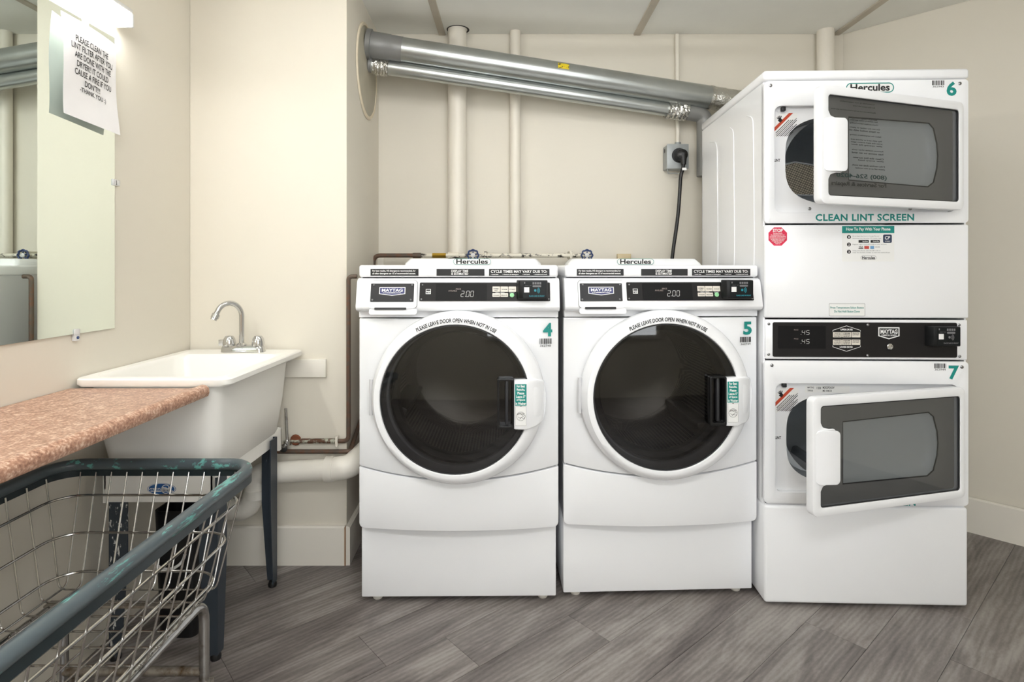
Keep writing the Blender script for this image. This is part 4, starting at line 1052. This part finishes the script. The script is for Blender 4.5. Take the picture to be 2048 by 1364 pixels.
# ------------------------------------------------------------------ mirror, notice, lamp on the left wall
MZ0, MZ1, MY0, MY1 = .969, 1.885, .62, 1.815
mx = XL + .008
mr = fin('wall_mirror', abox(mx - .004, mx, MY0, MY1, MZ0, MZ1), 'mirror_glass', smooth=False)
tag(mr, 'frameless rectangular wall mirror held by small clear clips above the counter', 'mirror')
fin('backing', abox(XL + .0005, mx - .0042, MY0 + .002, MY1 - .002, MZ0 + .002, MZ1 - .002), 'mirror_back', mr, smooth=False)
for (cy, cz, v) in ((MY1, Wp(230, 365, MY1).z, 0), (Wp(153, 668, 1.655).y, MZ0, 1), (1.69, MZ1, 1), (1.0, MZ0, 1)):
    bm = B()
    if v:
        s_ = 1 if cz < 1.2 else -1
        box(bm, mx, mx + .004, cy - .010, cy + .010, cz - .004 if s_ > 0 else cz - .014, cz + .014 if s_ > 0 else cz + .004)
        box(bm, XL + .001, mx + .004, cy - .009, cy + .009, min(cz - s_ * .020, cz), max(cz - s_ * .020, cz))
    else:
        box(bm, mx, mx + .004, cy - .012, cy + .006, cz - .010, cz + .010); box(bm, XL + .001, mx + .004, cy, cy + .02, cz - .009, cz + .009)
    k = fin('mirror_clip', bm, 'clip_plastic', mr, weld=0, bevel=.0015)
    if v and cz < 1.2: fin('clip_screw', lathe(B(), [(.0045, 0), (.0045, .002), (.0004, .003)], (mx + .004, cy, cz - .011), 'x', 10), 'valve_blue', mr)
# notice: a sheet hanging a little off the glass, right edge past the mirror
NY0, NY1, NZ1, NH = 1.582, 1.802, 1.868, .282
NG = 14
def sheet(u, v):     # u along the wall 0..1, v down 0..1
    off = .012 + .012 * v + .006 * math.sin(u * PI * 1.1) * (1 - v) + .004 * math.sin(v * 5 + u * 2)
    return Vector((mx + off, NY0 + (NY1 - NY0) * u, NZ1 - NH * v - .012 * u))
bm = B(); rows = [[bm.verts.new(sheet(i / NG, j / NG)) for i in range(NG + 1)] for j in range(NG + 1)]
for j in range(NG):
    for i in range(NG): bm.faces.new((rows[j][i], rows[j + 1][i], rows[j + 1][i + 1], rows[j][i + 1]))
nb = fin('paper_notice', bm, 'paper', sharp=80)
tag(nb, 'white paper notice about the lint filter hung on the mirror', 'notice')
p = Print()
for i, (s_, u0, u1) in enumerate((('PLEASE CLEAN THE', .19, .80), ('LINT FILTER AFTER YOU', .12, .90), ('ARE DONE WITH THE', .17, .87), ('DRYER!! IT COULD', .21, .82), ('CAUSE A FIRE IF YOU', .18, .88), ("DON'T!!!", .36, .65), ('-THANK YOU :)', .28, .76))):
    v0 = .165 + i * .083; p.text(s_, u0, -(v0 + .062), u1, -v0, bold=.012)
def on_sheet(c):
    q = sheet(c[0], -c[2]); return (q.x + .0012, q.y, q.z)
p.build('lettering', 'black_print', nb, 0, xf=on_sheet)
# wall lamp
t = empty('wall_lamp', (XL, 1.2, 1.925))
tag(t, 'glowing linear wall lamp mounted above the mirror', 'lamp')
fin('housing', abox(.001, .06, -.62, .625, .038, .052), 'lamp_housing', t, bevel=.003)
fin('back_plate', abox(.001, .012, -.60, .61, .0, .038), 'lamp_housing', t, bevel=.002)
fin('diffuser', abox(.012, .060, -.615, .618, -.004, .0375), 'lamp_diffuser', t)
fin('end_cap', abox(.010, .062, .618, .627, -.005, .038), 'lamp_housing', t, bevel=.002)

# ------------------------------------------------------------------ pipes
def pipe_on_wall(name, px, d, r, z0, z1, label, m='pipe_paint'):
    x = (px - CX) * d / F
    o = fin(name, tube(B(), [(0, 0, 0), (0, 0, z1 - z0)], r, 24), m, loc=(x, d, z0)); tag(o, label, 'pipe', 'painted standpipes on the back wall'); return o
v1 = pipe_on_wall('standpipe', 914.5, YB - .055, .046, 0, CEIL - .006, 'thick cream-painted vertical pipe behind washer 4')
fin('ceiling_hole', lathe(B(), [(.056, 0), (.046, 0)], (.004, 0, CEIL - .0085), 'z', 28), 'gap_dark', v1)
v2 = pipe_on_wall('standpipe', 1030.5, YB - .032, .0265, 0, CEIL - .006, 'slim cream-painted vertical pipe right of the thick one on the back wall')
v3 = pipe_on_wall('standpipe', 1651, YB - .045, .040, 0, CEIL - .006, 'cream-painted vertical pipe standing above the stacked dryer near the right corner')

# exhaust ducts
plc = (XPR + (XPB - XPR) * (2.615 - YP) / (YB - YP), 2.615, 2.049)
sa = math.atan2(XPB - XPR, YB - YP)
t = empty('duct_wall_plate', (plc[0] + .0012, plc[1], plc[2]), -sa)
tag(t, 'large round grey plate on the alcove side wall around the ducts', 'plate')
fin('plate_disc', lathe(B(), [(.0004, .004), (.19, .004), (.196, .001)], (0, 0, 0), 'x', 56), 'plate_paint', t)
fin('plaster_ring', lathe(B(), [(.195, .0), (.197, .006), (.208, .006), (.212, .0)], (0, 0, 0), 'x', 56), 'plaster_edge', t)
def duct(name, pts, r, label, parts):
    o = fin(name, tube(B(), pts, r, 28), 'galvanised', sharp=50); tag(o, label, 'duct', 'dryer exhaust ducts')
    return o
dA, dB = Wp(738, 89, 2.60), Wp(1420, 195, 2.775)
d1 = duct('exhaust_duct', [dA, dB], .0545, 'upper wider galvanised exhaust duct sloping from the wall plate to the dryer', None)
dd = (dB - dA).normalized()
st_ = dA - dd * ((dA.x - plc[0] - .006) / dd.x)
fin('wall_sleeve', tube(B(), [st_, st_ + dd * .02, st_ + dd * .0205, dA + dd * .095, dA + dd * .097, dA + dd * .15], [.068, .068, .0585, .0585, .0565, .0560], 28), 'duct_grey', d1, sharp=50)
def foil_wrap(a, b_, r, seed, par, bump=.004, name='foil_wrap'):
    rgf = random.Random(seed); bm = B(); n = 14
    pts = [a + (b_ - a) * (i / n) for i in range(n + 1)]
    tube(bm, pts, [r + rgf.uniform(0, bump) for _ in pts], 26)
    for v in bm.verts: v.co += Vector((rgf.uniform(-1, 1), rgf.uniform(-1, 1), rgf.uniform(-1, 1))) * bump * .55
    return fin(name, bm, 'foil', par, sharp=12)
foil_wrap(dB - dd * .01, dB + dd * .16, .053, 2, d1, .003)
eA, eB = Wp(744, 130, 2.635), Wp(1396, 227.5, 2.80)
d2 = duct('exhaust_duct', [eA, eB], .0345, 'lower thinner galvanised exhaust duct running just under the wider one', None)
ee = (eB - eA).normalized(); st2 = eA - ee * ((eA.x - plc[0] - .006) / ee.x)
fin('wall_stub', tube(B(), [st2, eA], .0345, 24), 'duct_grey', d2)
foil_wrap(eA + ee * .005, eA + ee * .075, .038, 5, d2)
foil_wrap(eB - ee * .16, eB - ee * .06, .039, 6, d2, .006)
bnd = fillet([eB - ee * .06, eB + ee * .035, eB + ee * .035 + Vector((0, 0, -.30))], .07, 8)
fin('elbow', tube(B(), bnd, .0385, 24), 'duct_grey', d2)
# yellow warning label on the upper duct
c_ = dA + dd * ((Wp(1122, 147, 2.69).x - dA.x) / dd.x)
up_ = Vector((0, -1, .25)); up_ = (up_ - dd * up_.dot(dd)).normalized(); sd = dd.cross(up_)
bm = B(); rows = []
for i in range(7):
    a_ = R(-17 + 34 * i / 6 - 12); nrm = up_ * math.cos(a_) + sd * math.sin(a_)
    rows.append([c_ + nrm * .0549 + dd * s for s in (-.026, .026)])
vv = [[bm.verts.new(p) for p in r] for r in rows]
for i in range(6): bm.faces.new((vv[i][0], vv[i][1], vv[i + 1][1], vv[i + 1][0]))
two_tone('yellow_label', C(228, 204, 40), C(60, 56, 30), 90, .56, .6, .5)
fin('yellow_label', bm, 'yellow_label', d1)

# outlet, conduit, cord
oz0, oz1 = Wp(0, 337, 2.82).z, Wp(0, 289, 2.82).z
ox0, ox1 = Wp(1334, 0, 2.82).x, Wp(1376, 0, 2.82).x; oyf = 2.818
t = empty('outlet_box', ((ox0 + ox1) / 2, YB, (oz0 + oz1) / 2)); oo = t.location.copy()
tag(t, 'grey metal surface outlet box fed by a thin conduit on the back wall', 'outlet')
fin('box_body', abox(ox0 - oo.x, ox1 - oo.x, oyf - oo.y, -.002, oz0 - oo.z, oz1 - oo.z), 'box_grey', t, bevel=.005)
fin('cover_plate', abox(ox0 - oo.x - .002, ox1 - oo.x + .002, oyf - oo.y - .004, oyf - oo.y, oz0 - oo.z - .002, oz1 - oo.z + .002), 'box_grey', t, bevel=.006)
fin('socket_face', lathe(B(), [(.036, 0), (.036, .004), (.0005, .004)], (.006, oyf - oo.y - .004, .004), '-y', 28), 'black_plastic', t)
fin('knockout', lathe(B(), [(.011, 0), (.0005, .001)], (ox0 - oo.x - .0012, -.04, .035), 'x', 14), 'black_plastic', t)
bm = B(); tube(bm, fillet([(ox0 - oo.x + .01, -.06, oz0 - oo.z), (ox0 - oo.x + .01, -.06, oz0 - oo.z - .02), (ox1 - oo.x - .03, -.06, oz0 - oo.z - .02), (ox1 - oo.x - .03, -.06, oz0 - oo.z)], .004, 3), .0018, 6)
fin('lower_bracket', bm, 'box_grey', t)
cx_ = Wp(1354, 0, YB - .02).x - oo.x
cnd = fin('conduit', tube(B(), [(cx_ + .004, -.022, oz1 - oo.z - .001), (cx_, -.022, CEIL - .018 - oo.z)], .0105, 14), 'pipe_paint', t)
fin('conduit_connector', tube(B(), [(cx_ + .004, -.022, oz1 - oo.z), (cx_ + .004, -.022, oz1 - oo.z + .022)], .015, 14), 'box_grey', t)
pc = Vector((oo.x + .012, oyf - .008, oo.z + .002))
bm = lathe(B(), [(.030, 0), (.031, .012), (.026, .034), (.015, .042), (.0004, .043)], tuple(pc), '-y', 24)
pw_ = fin('power_cord', tube(B(), [tuple(v) for v in fillet([pc + Vector((.004, -.024, 0)), pc + Vector((.006, -.03, -.06)), Vector((Wp(1362, 350, 2.77).x, 2.775, Wp(0, 350, 2.77).z)), Vector((Wp(1358, 430, 2.77).x, 2.78, Wp(0, 430, 2.77).z)), Vector((Wp(1346, 515, 2.77).x, 2.79, Wp(0, 515, 2.77).z)), Vector((Wp(1338, 640, 2.77).x, 2.80, .9))], .12, 6)], .0088, 12), 'rubber_black')
tag(pw_, 'heavy black power cord hanging from the grey outlet box', 'cord')
fin('plug', bm, 'rubber_black', pw_)
fin('plug_boot', tube(B(), [tuple(pc + Vector((.004, -.026, .004))), tuple(pc + Vector((.006, -.031, -.05)))], [.020, .0115], 14), 'rubber_black', pw_)
fin('cord_tag', abox(pc.x - .004, pc.x + .016, pc.y - .043, pc.y - .023, pc.z - .078, pc.z - .066), 'sticker_white', pw_)

# water supply line over the washers
yl_ = YB - .118
def PW(px, py, d=yl_): return Wp(px, py, d)
t = empty('water_supply_line', (0, YB, 1.215)); wo = t.location.copy()
tag(t, 'horizontal water line with copper end and blue wheel valves above the washers', 'pipe')
def L_(v): return tuple(Vector(v) - wo)
zl = PW(0, 511).z
fin('copper_run', tube(B(), [L_(p) for p in fillet([(PW(747, 0).x, yl_, .95), (PW(747, 0).x, yl_, zl), (PW(842, 0).x, yl_, zl)], .035, 6)], .0105, 14), 'copper_old', t)
fin('coupling', tube(B(), [L_((PW(826, 0).x, yl_, zl)), L_((PW(842, 0).x, yl_, zl))], .0135, 14), 'copper_old', t)
fin('painted_run', tube(B(), [L_((PW(842, 0).x, yl_, zl)), L_((PW(1185, 0).x, yl_, zl))], .0100, 14), 'pipe_chipped', t)
fin('brass_fitting', tube(B(), [L_((PW(865, 0).x, yl_, zl)), L_((PW(892, 0).x, yl_, zl))], .0135, 6), 'brass', t)
fin('valve_body', tube(B(), [L_((PW(896, 0).x, yl_, zl)), L_((PW(918, 0).x, yl_, zl))], [.016, .015], 8), 'pipe_chipped', t)
for vpx in (946, 1174):
    c_ = PW(vpx, 511, yl_ - .05)
    c_ = Vector((c_.x, yl_ - .05, zl))
    wv_ = B(); ring = [(c_.x + (.025 + .0018 * math.cos(8 * a_)) * math.cos(a_), c_.y, c_.z + (.025 + .0018 * math.cos(8 * a_)) * math.sin(a_)) for a_ in [2 * PI * k / 64 for k in range(64)]]
    tube(wv_, [L_(p) for p in ring], .0042, 8, closed=True)
    for k in range(5):
        a_ = 2 * PI * k / 5 + .3; tube(wv_, [L_(c_), L_((c_.x + .025 * math.cos(a_), c_.y, c_.z + .025 * math.sin(a_)))], .003, 6)
    whl = fin('valve_wheel', wv_, 'valve_blue', t, weld=0)
    fin('wheel_hub', lathe(B(), [(.011, 0), (.011, .006), (.006, .009), (.0004, .009)], L_((c_.x, c_.y + .001, c_.z)), '-y', 16), 'clip_plastic', whl)
    fin('valve_stem', tube(B(), [L_((c_.x, yl_, zl)), L_(c_)], .008, 10), 'pipe_chipped', t)
for cpx in (971, 1142):
    fin('pipe_clamp', abox(PW(cpx, 0).x - .006, PW(cpx, 0).x + .006, yl_ - .012 - wo.y, -.001, zl - .016 - wo.z, zl + .022 - wo.z), 'pipe_chipped', t, bevel=.003)
o = fin('junction_cover', abox(PW(1233, 0, YB).x, PW(1260, 0, YB).x, YB - .03, YB - .0005, 1.165, PW(0, 508, YB).z), mat('tan_plastic', C(206, 188, 150), .5), bevel=.003)
tag(o, 'small tan cover box on the back wall behind washer 5', 'box')
o = fin('wall_block', abox(PW(757, 0, YB).x, PW(770, 0, YB).x, YB - .03, YB - .0005, 1.10, PW(0, 516, YB).z), 'trim_paint', bevel=.002)
tag(o, 'small cream wall block in the alcove corner under the copper elbow', 'block')
hs = fin('red_hose', tube(B(), fillet([(-.565, 2.45, 1.0), (-.565, 2.45, .35), (-.552, 2.36, .14), (-.560, 2.45, .02)], .1, 6), .012, 12), 'red_rubber')
tag(hs, 'red rubber hose hanging between the alcove wall and washer 4', 'hose')

# copper pipes by the sink
def cp_(name, pts, r, m, label, rad=.02):
    o = fin(name, tube(B(), fillet(pts, rad, 6), r, 14), m); tag(o, label, 'pipe'); return o
yv = YP - .014; xv = Wp(697, 0, yv).x; zA = Wp(0, 553, yv).z; zB = Wp(0, 882, yv).z
cpA = cp_('copper_riser', [(Wp(722, 0, 2.30).x, yv + .002, zA), (xv, yv, zA), (xv, yv, zB), (Wp(660, 0, yv).x, yv, zB)], .0085, 'copper_old', 'brown copper riser running up the edge of the sink wall', .022)
fin('crusted_run', tube(B(), [(Wp(676, 0, yv).x, yv, zB), (Wp(583, 0, yv).x, yv, zB)], .0095, 14), 'copper_verdigris', cpA)
fin('pipe_clamp', abox(Wp(674, 0, yv).x - .005, Wp(674, 0, yv).x + .005, yv - .011, YP - .0005, zB - .02, zB + .02), 'pipe_paint', cpA, bevel=.002)
zC = Wp(0, 903, yv).z
cpB = cp_('copper_branch', [(Wp(556, 0, yv).x, yv, zC), (Wp(700, 0, yv).x, yv, zC), (Wp(722, 0, 2.45).x, 2.46, zC + .075)], .0085, 'copper_old', 'dark copper pipe running low on the sink wall above the white drain', .015)
vx = Wp(573, 0, yv - .02).x
t = fin('stop_valve', tube(B(), [(vx, yv - .012, zB - .012), (vx, yv - .012, zB + .006)], .014, 10), 'chrome_worn'); tag(t, 'small crusted stop valve with riser under the tub edge', 'valve')
fin('valve_knob', lathe(B(), [(.004, 0), (.004, .012), (.015, .012), (.016, .018), (.0004, .02)], (vx - .004, yv - .024, zB - .016), '-y', 12), 'chrome_worn', t)
fin('supply_riser', tube(B(), [(vx, yv - .012, zB + .005), (vx - .006, yv - .012, zB + .13)], .0055, 10), 'chrome_worn', t)
fin('rust_collar', lathe(B(), [(.0004, .008), (.018, .006), (.022, 0)], (vx + .028, yv, zB + .004), '-y', 12), 'rust', t)
# white drain
yd = 2.175
zD0, zD1 = Wp(0, 950, yd).z, Wp(0, 938, yd).z
trap = [Wp(452, 1019, yd), Wp(496, 1019, yd), Wp(511, 985, yd), Wp(512, 948, yd), Wp(600, 942, yd), Wp(665, 938, yd)]
t = fin('drain_pipe', tube(B(), fillet([tuple(v) for v in trap], .05, 10), .0395, 20), 'pvc', sharp=60)
tag(t, 'white plastic trap and waste pipe under the laundry tub', 'pipe')
fin('trap_inlet', tube(B(), fillet([(-1.125, yd - .03, .533), (-1.125, yd - .02, trap[0].z), tuple(trap[0])], .07, 8), .0385, 20), 'pvc', t, sharp=60)
zq = Wp(0, 985, yd).z; xq = Wp(514, 0, yd).x
fin('slip_nut', tube(B(), [(xq, yd, zq - .016), (xq, yd, zq + .016)], .0455, 12), 'pvc', t)
x0 = Wp(652, 0, yd).x
fin('coupling', tube(B(), [(x0, yd, zD1 - .001), (x0 + .03, yd, zD1)], .047, 24), 'pvc', t, sharp=50)
fin('outlet_bend', tube(B(), fillet([(x0 + .025, yd, zD1), (x0 + .09, yd, zD1 + .008), (x0 + .125, 2.42, zD1 + .03)], .06, 8), .0435, 22), 'pvc', t, sharp=60)

# black bin under the tub
t = empty('black_bin', (-1.055, 1.85, 0)); tag(t, 'black plastic bin with a white loop handle under the laundry tub', 'bin')
bm = B(); loft(bm, [rloop(-.055, .06, -.05, .05, .02, 0.0), rloop(-.065, .075, -.06, .06, .02, .40), rloop(-.06, .07, -.055, .055, .02, .40), rloop(-.05, .055, -.045, .045, .02, .01)], True, True)
fin('bin_body', bm, 'black_plastic', t)
ring = [(-.01 + .05 * math.cos(R(a_)), -.066 + .008 * math.sin(R(a_)) , .27 + .042 * math.sin(R(a_))) for a_ in range(180, 365, 15)]
fin('loop_handle', tube(B(), ring, .0045, 8), 'sticker_white', t)

# ------------------------------------------------------------------ laundry cart
t = empty('laundry_cart', (-.96, 1.11, 0)); co_ = t.location.copy()
tag(t, 'chrome wire laundry cart with dark green rim beside the counter', 'cart')
RZ = .622
TX0, TX1, TY0, TY1 = -1.232, -.700, .60, 1.575
BX0, BX1, BY0, BY1, BZ = -1.170, -.765, .68, 1.495, .328
def K(p): return (p[0] - co_.x, p[1] - co_.y, p[2])
def lev(z):
    u = (RZ - z) / (RZ - BZ)
    return (TX0 + (BX0 - TX0) * u, TX1 + (BX1 - TX1) * u, TY0 + (BY0 - TY0) * u, TY1 + (BY1 - TY1) * u)
def ringpts(z, r, n=8, grow=0.0):
    a = lev(z); return [K((x, y, z)) for x, y in rrect(a[0] - grow, a[1] + grow, a[2] - grow, a[3] + grow, r, n)]
# rim: tubular bumper with a hanging flange
fin('rim', tube(B(), ringpts(RZ, .075, 10), .0150, 16, closed=True), 'rim_green', t, sharp=60)
bm = B(); n_ = 44
oa = ringpts(RZ, .072, 10, .009); ia = ringpts(RZ, .068, 10, -.003)
lo = [[(x, y, z) for x, y, z in oa], [(x, y, z - .032) for x, y, z in oa], [(x, y, z - .032) for x, y, z in ia], [(x, y, z) for x, y, z in ia]]
loft(bm, lo + [lo[0]], False, False); fin('rim_flange', bm, 'rim_flange', t, sharp=50)
for z in (.545, .455, .365):
    fin('wire', tube(B(), ringpts(z, .07, 6), .0034, 8, closed=True), 'wire_steel', t)
# cross wires (left side, floor, right side) and lengthwise wires (far end, floor, near end)
for i in range(15):
    y = BY0 + .01 + (BY1 - BY0 - .02) * i / 14; yt = TY0 + .06 + (TY1 - TY0 - .12) * i / 14
    a = lev(RZ - .02)
    pts = fillet([K((a[0], yt, RZ - .02)), K((BX0, y, BZ)), K((BX1, y, BZ)), K((a[1], yt, RZ - .02))], .018, 3)
    fin('wire', tube(B(), pts, .0024, 8), 'wire_steel', t)
for i in range(11):
    x = BX0 + .012 + (BX1 - BX0 - .024) * i / 10; xt = TX0 + .055 + (TX1 - TX0 - .11) * i / 10
    a = lev(RZ - .02)
    pts = fillet([K((xt, a[2], RZ - .02)), K((x, BY0, BZ + .004)), K((x, BY1, BZ + .004)), K((xt, a[3], RZ - .02))], .018, 3)
    fin('wire', tube(B(), pts, .0024, 8), 'wire_steel', t)
# tubular frame
for x in (BX1 - .022, BX0 + .022):
    pts = fillet([K((x, BY0 + .05, .10)), K((x, BY0 + .05, BZ - .018)), K((x, BY1 - .025, BZ - .018)), K((x, BY1 - .025, .098))], .055, 7)
    fin('frame_tube', tube(B(), pts, .0125, 16), 'chrome_worn' if x > -1 else 'chrome', t)
for (y, z) in ((BY1 - .025, .128), (BY0 + .05, .128)):
    fin('cross_tube', tube(B(), [K((BX0 + .022, y, z)), K((BX1 - .022, y, z))], .0115, 14), 'chrome_rust', t)
for y in (BY1 - .06, BY0 + .09):
    fin('support_bar', abox(BX0 + .01 - co_.x, BX1 - .06 - co_.x, y - .012 - co_.y, y + .012 - co_.y, BZ - .012, BZ - .006), 'chrome_rust', t)
for x in (BX1 - .022, BX0 + .022):
    for y in (BY0 + .05, BY1 - .025):
        c_ = K((x, y, 0))
        cs = fin('caster', lathe(B(), [(.0004, -.011), (.030, -.011), (.036, -.008), (.036, .008), (.030, .011), (.0004, .011)], (c_[0], c_[1], .036), 'x', 24), 'gasket', t)
        bm = B(); box(bm, c_[0] - .017, c_[0] - .013, c_[1] - .014, c_[1] + .014, .03, .088); box(bm, c_[0] + .013, c_[0] + .017, c_[1] - .014, c_[1] + .014, .03, .088); box(bm, c_[0] - .017, c_[0] + .017, c_[1] - .016, c_[1] + .016, .084, .102)
        fin('fork', bm, 'chrome_rust', cs, weld=0)
